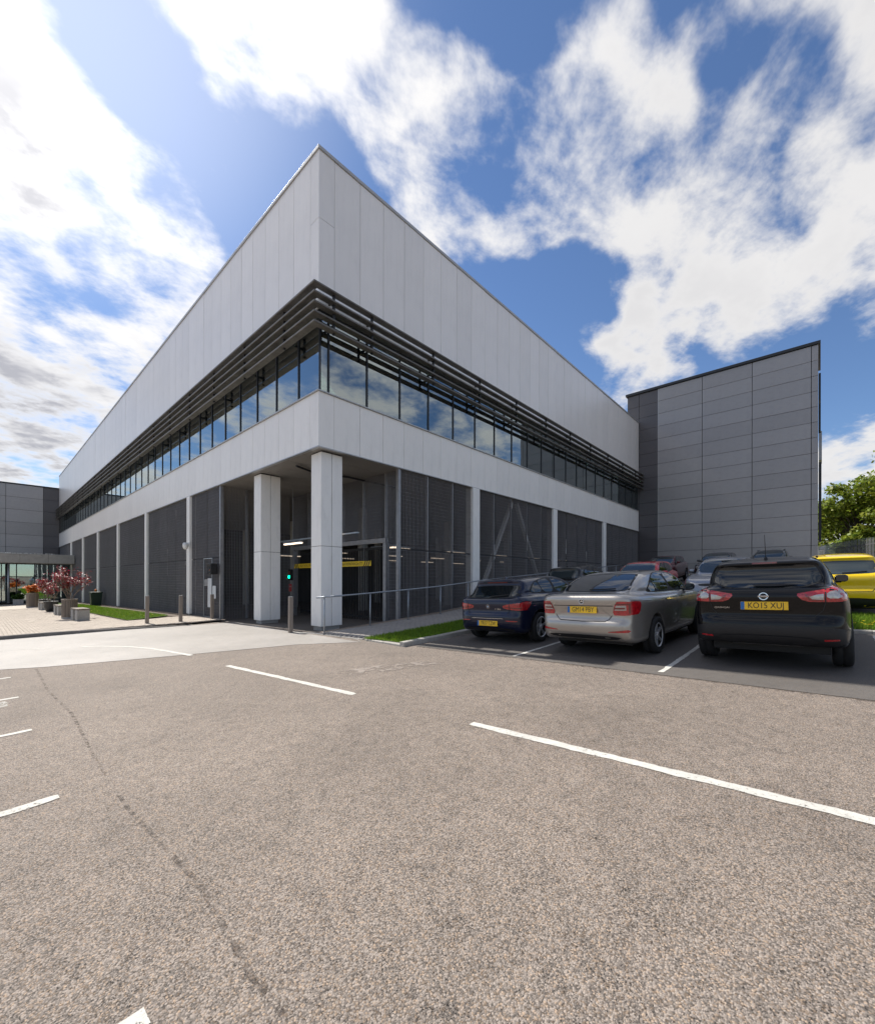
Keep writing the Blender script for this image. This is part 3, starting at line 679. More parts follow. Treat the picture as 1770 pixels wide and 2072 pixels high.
# rail soffit and garage ceiling
yy = .1
while yy < 8.0:
    MB().box(.1, 12, yy, min(yy+.985, 8.0), Z_LB-.02, Z_LB+.03).build('soffit_panel', 'soffit', B); yy += 1.0
MB().box(.1, LX, 8.0, LY, Z_LB-.02, Z_LB+.05).build('garage_ceiling', 'soffit', B)
MB().box(12.01, LX, .1, 8.0, Z_LB-.02, Z_LB+.05).build('garage_ceiling', 'soffit', B)
vs = []; fs = []
fl = strip('garage_floor', [(.0, .0), (.0, LY)], [(LX, .0), (LX, LY)], 60, 4, .004, 'garage'); struct(fl)
fl.data.materials.clear(); fl.data.materials.append(MATS['tarmac_bay'])
# columns
def column(x0, x1, y0, y1, z0, big=False):
    root = MB()
    if big:
        xm = (x0+x1)/2
        zj = 2.62
        for (za, zb) in ((z0+.14, zj-.006), (zj+.006, Z_LB-.06)):
            root.rbox(x0, xm-.008, y0, y1, za, zb, .01); root.rbox(xm+.008, x1, y0, y1, za, zb, .01)
        o = root.build('column', 'column_white', B)
        MB().box(x0+.06, x1-.06, y0+.06, y1-.06, z0-.3, z0+.14).build('column_base', 'concrete', o)
        MB().box(x0+.03, x1-.03, y0+.03, y1-.03, z0+.145, Z_LB-.03).build('column_core', 'backing', o)
    else:
        root.rbox(x0, x1, y0, y1, z0+.13, Z_LB-.03, .012); o = root.build('column', 'column_white', B)
        MB().box(x0+.05, x1-.05, y0+.05, y1-.05, z0-.4, z0+.13).build('column_base', 'concrete', o)
column(.25, 1.02, .25, .82, -.01, True)
column(.25, 1.02, 4.33, 4.90, -.10, True)
for k in range(6):
    yc = 11.4+7.63*k; column(-.05, .35, yc-.21, yc+.21, G(0, yc)+.02)
for k in range(3):
    xc = 7.72+7.33*k; column(xc-.24, xc+.24, -.05, .35, -.2)
# mesh screens: deep vertical bars with thin cross wires, framed by posts
MW = 1.475
def screen_mesh(wd, z0, z1, bars=.068, depth=.03):
    mb = MB(); n = int(wd/bars)
    for i in range(1, n): x = i*wd/n; mb.box(x-.0025, x+.0025, 0, depth, z0, z1)
    z = z0+.06
    while z < z1: mb.box(0, wd, -.003, .0, z-.0024, z+.0024); z += .132
    me = bpy.data.meshes.new('mesh_screen'); me.from_pydata(mb.v, [], mb.f); me.materials.append(MATS['mesh_grey']); me.materials.append(MATS['galv'])
    for p in me.polygons[6*(n-1):]: p.material_index = 1  # lighter metal on the cross wires, painting in the light they catch
    return me
SC = {}
def screen(p, rz, wd, z0, z1, parent=B):
    key = (round(wd, 3), round(z0, 2), round(z1, 2))
    if key not in SC: SC[key] = screen_mesh(wd, z0, z1)
    o = bpy.data.objects.new('mesh_screen', SC[key]); C.objects.link(o); o.location = p; o.rotation_euler = (0, 0, rz); o.parent = parent
def post(x, y, z0, z1, s=.05, d=.09, rz=0, nm='mesh_post', mat='galv'):
    o = MB().box(-s/2, s/2, 0, d, z0, z1).build(nm, mat, B); o.location = (x, y, 0); o.rotation_euler = (0, 0, rz)
ZM = 2.66
for x0 in np.arange(3.35, LX-.3, MW):                      # right facade
    wd = min(MW, LX-x0)
    screen((x0, .06, 0), 0, wd, -.2, ZM); screen((x0, .06, 0), 0, wd, ZM+.05, Z_LB-.03)
    post(x0, .095, -.2, Z_LB-.03)
post(3.31, .05, -.2, Z_LB-.03, .12, .12)
MB().box(3.35, LX, .095, .14, ZM, ZM+.05).build('mesh_rail', 'backing', B)
n = int((LY-7.75)/MW)
for k in range(n+1):                                        # left facade
    y0 = 7.75+k*MW; wd = min(MW, LY-y0)
    if wd < .1: continue
    screen((.06, y0+wd, 0), -R(90), wd, -1.2, ZM-.17); screen((.06, y0+wd, 0), -R(90), wd, ZM-.12, Z_LB-.03)
    post(.095, y0, -1.2, Z_LB-.03, rz=-R(90))
post(.05, 7.70, -.4, Z_LB-.03, .12, .12, rz=-R(90))
MB().box(.095, .14, 7.75, LY, ZM-.17, ZM-.12).build('mesh_rail', 'backing', B)
# entrance recess: return screens and gate wall
GX = 3.32
for x0 in (.2, 1.22, 2.24):
    screen((x0, 7.72, 0), 0, 1.02, -.15, Z_LB-.03); post(x0, 7.76, -.2, Z_LB-.03, .07, .1)
for k in range(5):
    y0 = .95+k*1.36; screen((GX+.05, y0+1.36, 0), -R(90), 1.36, 3.15, Z_LB-.03); post(GX+.09, y0, 3.0, Z_LB-.03, .07, .1, rz=-R(90))
screen((GX+.05, .95, 0), -R(90), .80, -.1, Z_LB-.03)
MB().box(GX-.02, GX+.14, .80, 7.75, 2.96, 3.13).build('gate_lintel', 'galv', B)
MB().box(GX-.02, GX+.14, .78, .95, -.2, 2.955).build('gate_jamb', 'galv', B); MB().box(GX-.02, GX+.14, 7.45, 7.62, -.2, 2.955).build('gate_jamb', 'galv', B)
MB().box(GX-.02, GX+.14, 4.1, 4.25, -.2, 2.955).build('gate_jamb', 'galv', B)
for (a, b) in ((.97, 4.08), (4.27, 7.43)):                  # barred gate leaves
    g = MB()
    for t in np.arange(a+.06, b-.02, .11): g.box(GX+.3, GX+.33, t-.012, t+.012, -.05, 2.75)
    g.box(GX+.29, GX+.34, a, b, 2.75, 2.85); g.box(GX+.29, GX+.34, a, b, .05, .13); g.build('gate_leaf', 'matt_black', B)
# mesh door outline, notices on the left mesh face
mb = MB(); yA, yB = 8.50, 9.52; z0, z1 = -.1, 2.52
mb.box(.02, .055, yA, yA+.04, z0, z1).box(.02, .055, yB-.04, yB, z0, z1).box(.02, .055, yA+.04, yB-.04, z1-.04, z1).box(.02, .055, yA+.04, yB-.04, z0, z0+.04)
mb.build('door_frame', 'galv_bright', B)
MB().box(.0, .02, 8.52, 8.95, .35, 1.62).build('notice_board', 'notice', B)
MB().box(.0, .02, 8.03, 8.40, .75, 1.30).build('notice_board', 'notice', B)
MB().box(.0, .02, 8.98, 9.35, 1.28, 1.58).build('notice_board', 'galv', B)
# diagonal braces behind the screens
def brace(a, b, wd=.16):
    a, b = Vector(a), Vector(b); d = (b-a); mb = MB(); n = d.cross(Vector((0, 1, 0))).normalized()
    mb.obb((a+b)/2, d/2, Vector((0, wd/2, 0)), n*wd/2); mb.build('brace', 'column_white', B)
brace((8.6, .55, .6), (11.45, .55, 5.5)); brace((11.9, .55, 5.5), (14.5, .55, 1.0))
brace((15.9, .55, .6), (18.7, .55, 5.5)); brace((19.2, .55, 5.5), (21.9, .55, 1.0))
brace((.6, 12.4, .2), (.6, 15.3, 5.4)); brace((.6, 15.7, 5.4), (.6, 18.3, .2))
# garage interior: columns, back walls, ducts, tube lights
for ix in range(3):
    for iy in range(1, 7):
        xx = 7.7+7.33*ix; yy = .3+7.6*iy; MB().rbox(xx-.2, xx+.2, yy-.2, yy+.2, -1.2, Z_LB-.03, .02).build('inner_column', 'concrete', B)
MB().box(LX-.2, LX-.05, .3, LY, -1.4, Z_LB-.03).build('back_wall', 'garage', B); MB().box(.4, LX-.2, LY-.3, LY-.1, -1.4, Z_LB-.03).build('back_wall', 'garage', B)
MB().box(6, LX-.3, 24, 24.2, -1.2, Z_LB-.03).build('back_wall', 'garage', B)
MB().tube([(.5, 2.2, Z_LB-.1), (1.5, 2.6, Z_LB-.1), (2.6, 2.2, Z_LB-.1), (5, 2.2, Z_LB-.1)], .04).build('duct', 'black_trim', B)
def tube_light(x, y, z, rz, ln=1.5, far=False):
    t = MB().rbox(-ln/2, ln/2, -.07, .07, .03, .10, .012).build('light_housing', 'galv_bright', B); t.location = (x, y, z); t.rotation_euler = (0, 0, rz)
    MB().rbox(-ln/2+.03, ln/2-.03, -.05, .05, -.02, .028, .012).build('light_tube', 'lamp_far' if far else 'lamp_lit', t)
    if not far: MB().tube([(0, 0, .1), (0, 0, Z_LB-z)], .008, 5).build('hanger', 'galv', t)
tube_light(2.2, 5.55, 3.10, R(90)); tube_light(GX+.9, 2.0, 2.85, R(90), 1.5); tube_light(2.0, 2.6, 3.3, R(90), 1.2)
for k in range(15):
    tube_light(6.5+4.2*(k % 5), 3.6+5.1*(k//5), 3.05, 0, 1.5, True)
bar = MB().box(2.15, 2.25, 1.0, 7.6, 3.22, 3.27).build('cable_tray', 'galv_bright', B)

# ---- height restriction signs hanging in the gateway
def height_sign(yc, label):
    wd = 2.45; o = MB().rbox(-.012, .012, -wd/2, wd/2, -.10, .10, .004).build('height_sign', 'yellow_sign'); o.location = (GX-.12, yc, 2.20); tag(o, label, 'sign', 'height restriction signs')
    for s in (-1, 1):
        for k in range(3):
            c = s*(wd/2-.10-.13*k); sl = .05*s; 
            mk('stripe', [(-.016, c-.03-sl, -.10), (-.016, c+.03-sl, -.10), (-.016, c+.03+sl, .10), (-.016, c-.03+sl, .10)], [(0, 1, 2, 3)], 'sign_black', o)
    v, f = text_mesh("HEIGHT RESTRICTION 2.2m (7'3\")", .15, 1.45)
    mk('lettering', [(-.016, -a, b) for a, b, c in v], f, 'sign_black', o)
    for s in (-.8, .8): MB().tube([(0, s, .1), (0, s, .8)], .006, 5).build('chain', 'galv', o)
height_sign(2.75, 'yellow height restriction bar hanging in the gate lane nearer the handrail'); height_sign(6.0, 'yellow height restriction bar hanging behind the two white columns')

# ---- traffic light, red sign on the gate jamb
t = MB().rbox(-.16, -.02, -.11, .11, -.26, .26, .02).build('traffic_light', 'matt_black'); t.location = (GX, 7.66, 1.80); tag(t, 'small black traffic light showing green on the gate jamb', 'traffic light')
for z, mt in ((.11, 'red_dark'), (-.10, 'green_lit')):
    MB().lathe([(0, 0), (.075, 0), (.075, .015), (0, .03)], 14).build('lens', mt, t); l = t.children[-1]; l.rotation_euler = (0, R(-90), 0); l.location = (-.161, 0, z)
s = MB().box(-.01, .01, -.13, .13, -.18, .18).build('safety_sign', 'red_sign'); s.location = (GX-.06, 7.75, 1.18); tag(s, 'small red notice below the traffic light at the gate', 'sign')
v, f = text_mesh("STOP", .09); mk('lettering', [(-.013, -a, b+.05) for a, b, c in v], f, 'white_paint', s)

# ---- camera dome and black box on the left facade
d = empty('security_camera', (-.06, 11.2, 3.15)); d.scale = (.78, .78, .78); tag(d, 'white dome security camera on the white column', 'camera')
MB().rbox(-.02, .04, -.12, .12, -.02, .30, .02).build('mount', 'white_paint', d)
MB().lathe([(.0, .22), (.10, .21), (.15, .12), (.16, 0), (.15, -.02)], 18, (-.20, 0, 0)).build('housing', 'white_paint', d, True)
MB().lathe([(.145, -.02), (.14, -.08), (.10, -.16), (.04, -.20), (0, -.205)], 18, (-.20, 0, 0)).build('dome', 'white_paint', d, True)
MB().box(-.2, -.02, -.03, .03, .12, .2).build('arm', 'white_paint', d)
d = MB().rbox(-.34, -.02, -.24, .24, -.27, .27, .03).build('wall_box', 'matt_black'); d.location = (.0, 7.95, 2.02); d.scale = (.85, .85, .85); tag(d, 'black square box fixed on the corner of the mesh wall', 'wall box')
MB().box(-.345, -.342, -.20, .20, -.22, .22).build('front_glass', 'car_glass', d)
MB().lathe([(0, 0), (.02, 0), (.02, .01), (0, .012)], 8).build('indicator', 'orange', d); d.children[-1].rotation_euler = (0, R(-90), 0); d.children[-1].location = (-.35, -.1, -.06)

# ------------------------------------------------------------ grey clad block on the right
GR = empty('grey_block', (LX, 0, 0)); tag(GR, 'tall dark grey panelled block rising behind the parked cars', 'building')
GH = 17.0; edges = [.86, -.02, -1.46, -4.49, -7.50, -10.60, -10.95]
MB().box(.06, 4.6, -10.9, .9, -.5, GH-.1).build('backing_wall', 'backing', GR)
for e0, e1 in zip(edges, edges[1:]):
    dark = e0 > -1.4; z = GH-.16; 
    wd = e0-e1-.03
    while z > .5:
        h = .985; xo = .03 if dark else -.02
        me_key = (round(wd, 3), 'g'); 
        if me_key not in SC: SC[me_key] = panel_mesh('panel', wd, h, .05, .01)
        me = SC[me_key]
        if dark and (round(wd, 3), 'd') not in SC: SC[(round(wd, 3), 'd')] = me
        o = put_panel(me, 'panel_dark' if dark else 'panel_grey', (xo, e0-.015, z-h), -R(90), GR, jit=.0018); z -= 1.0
MB().box(-.045, .0, -1.475, -1.445, .5, GH-.12).build('corner_trim', 'coping_metal', GR)
MB().rbox(-.16, 4.7, -11.05, 1.0, GH-.14, GH+.06, .02).build('parapet', 'black_trim', GR)
for z in (15.2, 13.2): MB().box(.6, 1.6, -11.06, -10.95, z-1.7, z).build('side_louvre', 'black_trim', GR)
MB().box(.9, 2.4, -11.10, -10.96, 4.2, 9.4).build('side_louvre', 'black_trim', GR)
MB().box(3, 4.5, -11.12, -10.96, 10, 12).build('side_louvre', 'coping_metal', GR)
MB().rbox(.4, .62, -11.25, -10.97, 3.55, 3.75, .02).build('wall_light', 'coping_metal', GR)

# ------------------------------------------------------------ grey block and entrance canopy on the left
GL = empty('grey_block', (0, LY, 0)); tag(GL, 'dark grey panelled block behind the entrance canopy', 'building')
MB().box(-22, .6, .06, 10, -1.4, 12.9).build('backing_wall', 'backing', GL)
xe = [-.0, -1.46, -4.70, -7.9, -11.1, -14.3, -17.5, -20.7]
for e0, e1 in zip(xe, xe[1:]):
    dark = e0 > -1; wd = e0-e1-.03; z = 12.86
    key = (round(wd, 3), 'L', dark)
    if key not in SC: SC[key] = panel_mesh('panel', wd, 1.48, .05, .01)
    while z > 3.5:
        put_panel(SC[key], 'panel_dark' if dark else 'panel_grey', (e1+.015, .03 if dark else -.02, z-1.48), 0, GL, jit=.0018); z -= 1.5
MB().box(-22, .0, -.12, .2, 12.88, 13.02).build('parapet', 'black_trim', GL)
EN = empty('entrance_pavilion', (0, 47, -.84)); tag(EN, 'single-storey glazed entrance under a flat grey canopy', 'building')
for k in range(6):
    a = -.02-2.05*k; MB().rbox(a-2.04, a, 0, .25, 3.98, 4.86, .01).build('canopy_panel', 'concrete', EN)
MB().box(-14, -.02, .26, 12.9, 3.96, 4.80).build('canopy_roof', 'concrete', EN)
MB().box(-14, -.02, -.02, .24, 4.865, 4.90).build('canopy_trim', 'coping_metal', EN)
yg = 3.0
mxs = [-.06, -.88, -1.83, -2.86, -4.22, -5.3, -6.5, -7.7, -9]
for e0, e1 in zip(mxs, mxs[1:]):
    MB().box(e1+.04, e0-.04, yg, yg+.03, .08, 2.58).build('window_pane', 'glazing', EN); MB().box(e1+.04, e0-.04, yg, yg+.03, 2.66, 3.92).build('window_pane', 'glazing', EN)
for e in mxs: MB().box(e-.04, e+.04, yg-.06, yg+.08, .0, 3.95).build('mullion', 'mull', EN)
MB().box(-9, -.06, yg-.055, yg+.075, 2.58, 2.66).build('transom', 'mull', EN); MB().box(-9, -.06, yg-.055, yg+.075, .0, .08).build('transom', 'mull', EN)
MB().box(-9, -.06, yg+4, yg+4.2, 0, 3.95).build('back_wall', 'interior_dark', EN); MB().box(-9, -.06, yg+.1, yg+4, -.05, .0).build('floor', 'interior_dark', EN)
MB().tube([(-4.88, .6, 0), (-4.88, .6, 3.97)], .09, 12).build('canopy_post', 'galv_bright', EN, True)
mb = MB(); rr = random.Random(4)
for k in range(70):
    a = rr.uniform(-7, -1.6); mb.box(a-.05, a+.05, .05, .15, 4.9, 4.9+rr.uniform(.03, .09))
mb.build('canopy_gravel', 'white_paint', EN)
stuff(EN.children[-1])
# ------------------------------------------------------------ bollards
BOL = [(-2.44, 8.17, .10, 'timber bollard standing in front of the lawn corner, leftmost of four'), (-1.46, 7.57, .07, 'timber bollard on the paving just left of the mesh door'),
       (-.32, 7.51, .05, 'timber bollard in front of the mesh door and notices'), (-.47, .77, .02, 'timber bollard on the kerb line in front of the gate, rightmost of four')]
for x, y, o_, lab in BOL:
    b = MB().rbox(-.058, .058, -.058, .058, -.2, 1.06, .010).build('bollard', 'bollard_wood'); b.location = (x, y, G(x, y)+o_); b.rotation_euler = (random.uniform(-.012, .012), random.uniform(-.012, .012), random.uniform(-.1, .1))
    tag(b, lab, 'bollard', 'timber bollards by the garage entrance')
    MB().rbox(-.060, .060, -.060, .060, 1.06, 1.072, .004).build('cap', 'galv', b)

# ------------------------------------------------------------ handrail up the sloping footpath
hr = empty('handrail', (-.45, -.8, 0)); tag(hr, 'galvanised tube handrail climbing beside the sloping footpath', 'handrail')
pts = [(x, -.8, G(x, -.8)+1.06) for x in np.arange(-.55, 23.6, 1.0)]
MB().tube([(p[0]+.45, 0, p[2]) for p in pts], .024, 10).build('top_rail', 'galv_bright', hr, True)
for k, x in enumerate(np.arange(-.30, 23.4, 1.62)):
    MB().tube([(x+.45, 0, G(x, -.8)-.1), (x+.45, 0, G(x, -.8)+1.045)], .021, 8).build('post', 'galv_bright', hr, True)
    MB().lathe([(0, 0), (.05, 0), (.05, .02), (0, .022)], 10, (x+.45, 0, G(x, -.8)+.045)).build('base_collar', 'galv', hr)

# ------------------------------------------------------------ plaza furniture
PZ = .108
def bench(x, y, label):
    o = empty('stone_bench', (x, y, G(x, y)+PZ), (0, 0, R(4))); tag(o, label, 'bench', 'concrete benches between the planters')
    MB().rbox(-.22, .22, -.60, -.18, 0, .48, .012).build('leg', 'concrete', o); MB().rbox(-.22, .22, .18, .60, 0, .48, .012).build('leg', 'concrete', o)
    for k in range(5): MB().rbox(-.23+.093*k, -.23+.093*k+.086, -.63, .63, .485, .545, .006).build('seat_slat', 'timber', o)
    MB().box(-.2, .2, -.62, -.60, .48, .484).build('seat_plate', 'galv', o)
bench(-3.75, 13.55, 'concrete bench with slatted top nearest the kerb, in front of the tall planter')
bench(-3.75, 20.0, 'concrete bench between the slatted planter and the black bowl')
bench(-3.75, 29.0, 'farthest concrete bench beside the far black bowl')
def slat_planter(x, y, h, label, r0=.29):
    o = empty('slatted_planter', (x, y, G(x, y)+PZ)); tag(o, label, 'planter')
    n = 22
    for k in range(n):
        a = 2*math.pi*k/n; s = MB().rbox(-.012, .012, -r0*.12, r0*.12, .05, h-.04, .004).build('slat', 'timber', o); s.location = (r0*math.cos(a), r0*math.sin(a), 0); s.rotation_euler = (0, 0, a)
    MB().lathe([(r0-.02, 0), (r0-.02, h-.06), (r0+.03, h-.06), (r0+.03, h), (r0-.07, h), (r0-.07, h-.1), (0, h-.1)], 24).build('tub', 'timber', o)
    MB().lathe([(r0+.02, 0), (r0+.02, .06), (r0-.03, .06)], 24).build('base_ring', 'galv', o)
    MB().lathe([(r0-.07, h-.09), (.2, h-.06), (0, h-.05)], 20).build('compost', 'soil', o)
    return o
def bowl(x, y, label):
    o = empty('bowl_planter', (x, y, G(x, y)+PZ)); o.scale = (.68, .68, .80); tag(o, label, 'planter', 'black bowl planters')
    MB().lathe([(0, 0), (.30, 0), (.40, .10), (.50, .38), (.54, .78), (.56, .80), (.54, .82), (.49, .80), (.47, .70)], 28).build('pot', 'black_plastic', o, True)
    MB().lathe([(.48, .72), (.2, .75), (0, .76)], 20).build('compost', 'soil', o)
slat_planter(-3.85, 15.9, .93, 'tall round slatted timber planter nearest the kerb, holding a dark red maple')
slat_planter(-3.9, 36.0, 1.15, 'far slatted timber planter with an orange-leaved shrub', .36)
bowl(-3.72, 25.2, 'black bowl planter with a sparse red maple'); bowl(-3.4, 33.0, 'farther black bowl planter with a purple-red maple')

def small_tree(name, x, y, z, h, spread, leaves, lm, label, seed, stems=4, bare=.0, lsz=.07, bias=1.0):
    r = random.Random(seed); o = empty(name, (x, y, z)); tag(o, label, 'shrub'); wood = MB(); tips = []
    def grow(p, d, ln, rad, lev):
        pts = [p]; q = p.copy(); dd = d.copy()
        for i in range(4):
            dd = (dd+Vector((r.uniform(-.25, .25), r.uniform(-.25, .25), r.uniform(-.05, .18)))).normalized(); q = q+dd*ln/4; pts.append(q.copy())
        wood.tube(pts, rad, 5 if lev < 2 else 4, rad*.55, False)
        if lev == 3: tips.extend(pts[1:]); return
        for k in range(3 if lev else 4):
            t = pts[r.randint(2, 4)]; a = r.uniform(0, 6.28)
            nd = (dd*.6+Vector((math.cos(a)*spread, math.sin(a)*spread, r.uniform(.0, .6)))).normalized(); grow(t, nd, ln*r.uniform(.5, .75), rad*.55, lev+1)
    for k in range(stems):
        a = k*6.28/stems+r.uniform(-.4, .4); grow(Vector((.05*math.cos(a), .05*math.sin(a), -.1)), Vector((.3*math.cos(a), .3*math.sin(a), 1)).normalized(), h*.42, .024, 0)
    wood.build('trunk', 'maple_bark', o)
    zmax = max(t.z for t in tips); lf = MB()
    for k in range(leaves):
        t = r.choice(tips)
        if r.random() < bare and t.z > zmax*.5: continue
        c = t+Vector((r.gauss(0, .07), r.gauss(0, .07), r.gauss(0, .05))); s = lsz*r.uniform(.6, 1.4)
        u = Vector((r.gauss(0, 1), r.gauss(0, 1), r.gauss(0, .5))).normalized(); v = u.cross(Vector((r.gauss(0, .5), r.gauss(0, .5), 1))).normalized()
        lf.add([c-u*s, c+v*s*.5-u*s*.1, c+u*s, c-v*s*.5-u*s*.1], [(0, 1, 2, 3)])
    lf.build('crown', lm, o); return o
small_tree('maple', -3.85, 15.9, G(-3.85, 15.9)+PZ+.86, 1.85, .5, 1300, 'leaf_red', 'tall dark red maple with fine branches in the nearest slatted planter', 3, 5, lsz=.045)
small_tree('maple', -3.72, 25.2, G(-3.72, 25.2)+PZ+.58, 1.6, .6, 800, 'leaf_red', 'half bare red maple in the near black bowl', 8, 3, .75, lsz=.055)
small_tree('maple', -3.4, 33.0, G(-3.4, 33)+PZ+.58, 2.1, .45, 1100, 'leaf_red', 'upright purple-red maple in the farther black bowl', 15, 3, lsz=.06)
small_tree('orange_shrub', -3.9, 36.0, G(-3.9, 36)+PZ+1.05, 1.05, 1.0, 2400, 'leaf_orange', 'rounded orange and pink shrub in the far slatted planter', 21, 5, lsz=.075)
pl = MB().rbox(-.35, .35, -.35, .35, 0, .55, .01).build('box_planter', 'galv'); pl.location = (-4.3, 45.3, G(-4.3, 45.3)+PZ); tag(pl, 'grey cube planter by the entrance glass', 'planter')
small_tree('green_shrub', -4.3, 45.3, G(-4.3, 45.3)+PZ+.5, .7, 1.2, 1400, 'leaf_shrub', 'low green shrub in the grey cube planter by the entrance', 30, 5, lsz=.10)

# litter bin
gb = empty('litter_bin', (-.55, 31.5, G(-.55, 31.5)+.1)); tag(gb, 'dark green plastic grit bin against the mesh wall', 'bin')
vs = []
for z, s in ((0, .30), (1.0, .36)): vs += [(-s, -s, z), (s, -s, z), (s, s, z), (-s, s, z)]
mk('body', vs, BOXF, 'green_plastic', gb); MB().rbox(-.40, .40, -.40, .40, 1.0, 1.09, .03).build('lid', 'green_plastic', gb)
MB().lathe([(0, .22), (.06, .2), (.09, .13), (.08, .05), (.03, 0)], 12, (0, 0, 1.10)).build('knob', 'orange', gb, True)

# ------------------------------------------------------------ palisade fence and trees beyond it
fn = empty('palisade_fence', (36, -10.5, 0)); tag(fn, 'dark steel palisade fence under the trees on the right', 'fence')
a = Vector((36.5, -10.6)); b = Vector((24.0, -15.2)); ln = (b-a).length; d = (b-a).normalized(); k = 0
pm_ = None
zf = 1.75
palev = [(-.032, 0, 0), (.032, 0, 0), (.032, .012, 0), (-.032, .012, 0), (-.032, 0, 2.3), (.032, 0, 2.3), (.032, .012, 2.3), (-.032, .012, 2.3), (0, 0, 2.42), (0, .012, 2.42)]
pf = [(0, 1, 5, 4), (1, 2, 6, 5), (2, 3, 7, 6), (3, 0, 4, 7), (4, 5, 8), (7, 9, 6), (5, 6, 9, 8), (4, 8, 9, 7)]
me = bpy.data.meshes.new('pale'); me.from_pydata(palev, [], pf); me.materials.append(MATS['galv'])
rz = math.atan2(d.y, d.x)
for t in np.arange(0, ln, .155):
    p = a+d*t; o = bpy.data.objects.new('pale', me); C.objects.link(o); o.parent = fn; o.location = (p.x-36, p.y+10.5, zf+random.uniform(-.01, .01)); o.rotation_euler = (0, random.uniform(-.01, .01), rz)
for z in (.35, 2.0):
    o = MB().box(0, ln, .015, .06, z, z+.05).build('fence_rail', 'galv', fn); o.location = (a.x-36, a.y+10.5, zf); o.rotation_euler = (0, 0, rz)

def leaf_tree(x, y, z, h, rad, leaves, label, seed, lsz=.16):
    r = np.random.default_rng(seed); o = empty('tree', (x, y, z)); tag(o, label, 'tree', 'trees behind the fence')
    tr = MB(); pr_ = random.Random(seed)
    tr.tube([(0, 0, -.3), (.1, .05, h*.25), (.0, .1, h*.5), (.15, 0, h*.8)], .22, 9, .05)
    cl = []
    for k in range(34):
        ph = r.uniform(0, 6.28); zz = h*r.uniform(.18, .98); rr = rad*math.sqrt(max(.05, 1-((zz/h-.5)/.55)**2))*r.uniform(.45, 1.0)
        c = np.array([rr*math.cos(ph), rr*math.sin(ph), zz]); cl.append((c, rad*r.uniform(.22, .42)))
        tr.tube([(0, 0, max(.6, zz*.55)), (c[0]*.5, c[1]*.5, zz*.85), tuple(c)], .06, 5, .012, False)
    tr.build('trunk', 'bark', o)
    n = leaves; idx = r.integers(0, len(cl), n); u = r.normal(size=(n, 3)); u /= np.linalg.norm(u, axis=1)[:, None]
    rad_ = np.array([c[1] for c in cl])[idx]*(r.uniform(.35, 1.08, n))
    cen = np.array([c[0] for c in cl])[idx]+u*rad_[:, None]*np.array([1, 1, .75])
    a = r.normal(size=(n, 3)); a[:, 2] *= .6; a /= np.linalg.norm(a, axis=1)[:, None]
    bb = np.cross(a, u+r.normal(size=(n, 3))*.4); bb /= np.linalg.norm(bb, axis=1)[:, None]
    s = lsz*r.uniform(.5, 1.25, n)[:, None]
    V = np.stack([cen-a*s, cen+bb*s*.55, cen+a*s, cen-bb*s*.55], 1).reshape(-1, 3)
    F = np.arange(4*n).reshape(-1, 4)
    mk('crown', V.tolist(), F.tolist(), 'leaf_green', o)
leaf_tree(38.2, -13.2, 1.6, 7.3, 2.7, 10000, 'broad green tree behind the fence, next to the grey block', 41)
leaf_tree(37.0, -16.0, 1.5, 9.8, 3.3, 12000, 'taller green tree behind the fence at the right edge', 42)
leaf_tree(34.5, -18.4, 1.4, 11.0, 3.5, 9000, 'tallest green tree behind the fence at the far right', 43)
leaf_tree(42.5, -12.6, 1.8, 6.2, 2.8, 6000, 'green tree farther back showing low beside the grey block', 44)
leaf_tree(35.6, -13.2, 1.5, 3.2, 1.8, 5000, 'low bushy tree just behind the palisade fence', 45)
# ------------------------------------------------------------ cars: bodies grown from side, plan and cross-section outlines
def chaikin(P, it=2):
    P = [tuple(p) for p in P]
    for _ in range(it):
        Q = []; n = len(P)
        for i in range(n):
            a, b = P[i], P[(i+1) % n]
            Q.append((a[0]*.78+b[0]*.22, a[1]*.78+b[1]*.22)); Q.append((a[0]*.22+b[0]*.78, a[1]*.22+b[1]*.78))
        P = Q
    return np.array(P)
def sdp(poly, px, py):
    d = np.full(px.shape, 1e9); ins = np.zeros(px.shape, bool); n = len(poly)
    for i in range(n):
        ax, ay = poly[i]; bx, by = poly[(i+1) % n]; ex_, ey_ = bx-ax, by-ay; l2 = ex_*ex_+ey_*ey_
        if l2 < 1e-14: continue
        t = np.clip(((px-ax)*ex_+(py-ay)*ey_)/l2, 0, 1); dx = px-ax-t*ex_; dy = py-ay-t*ey_
        d = np.minimum(d, dx*dx+dy*dy)
        c = (ay > py) != (by > py)
        if ey_ != 0: ins ^= c & (px < ex_*(py-ay)/ey_+ax)
    d = np.sqrt(d); return np.where(ins, -d, d)
def smax(a, b, k): h = np.maximum(k-np.abs(a-b), 0)/k; return np.maximum(a, b)+h*h*k*.25
def smin(a, b, k): return -smax(-a, -b, k)
def half(P, far=-.9):      # half outline -> closed polygon running past the centre line
    return [(P[0][0], far)]+list(P)+[(P[-1][0], far)]
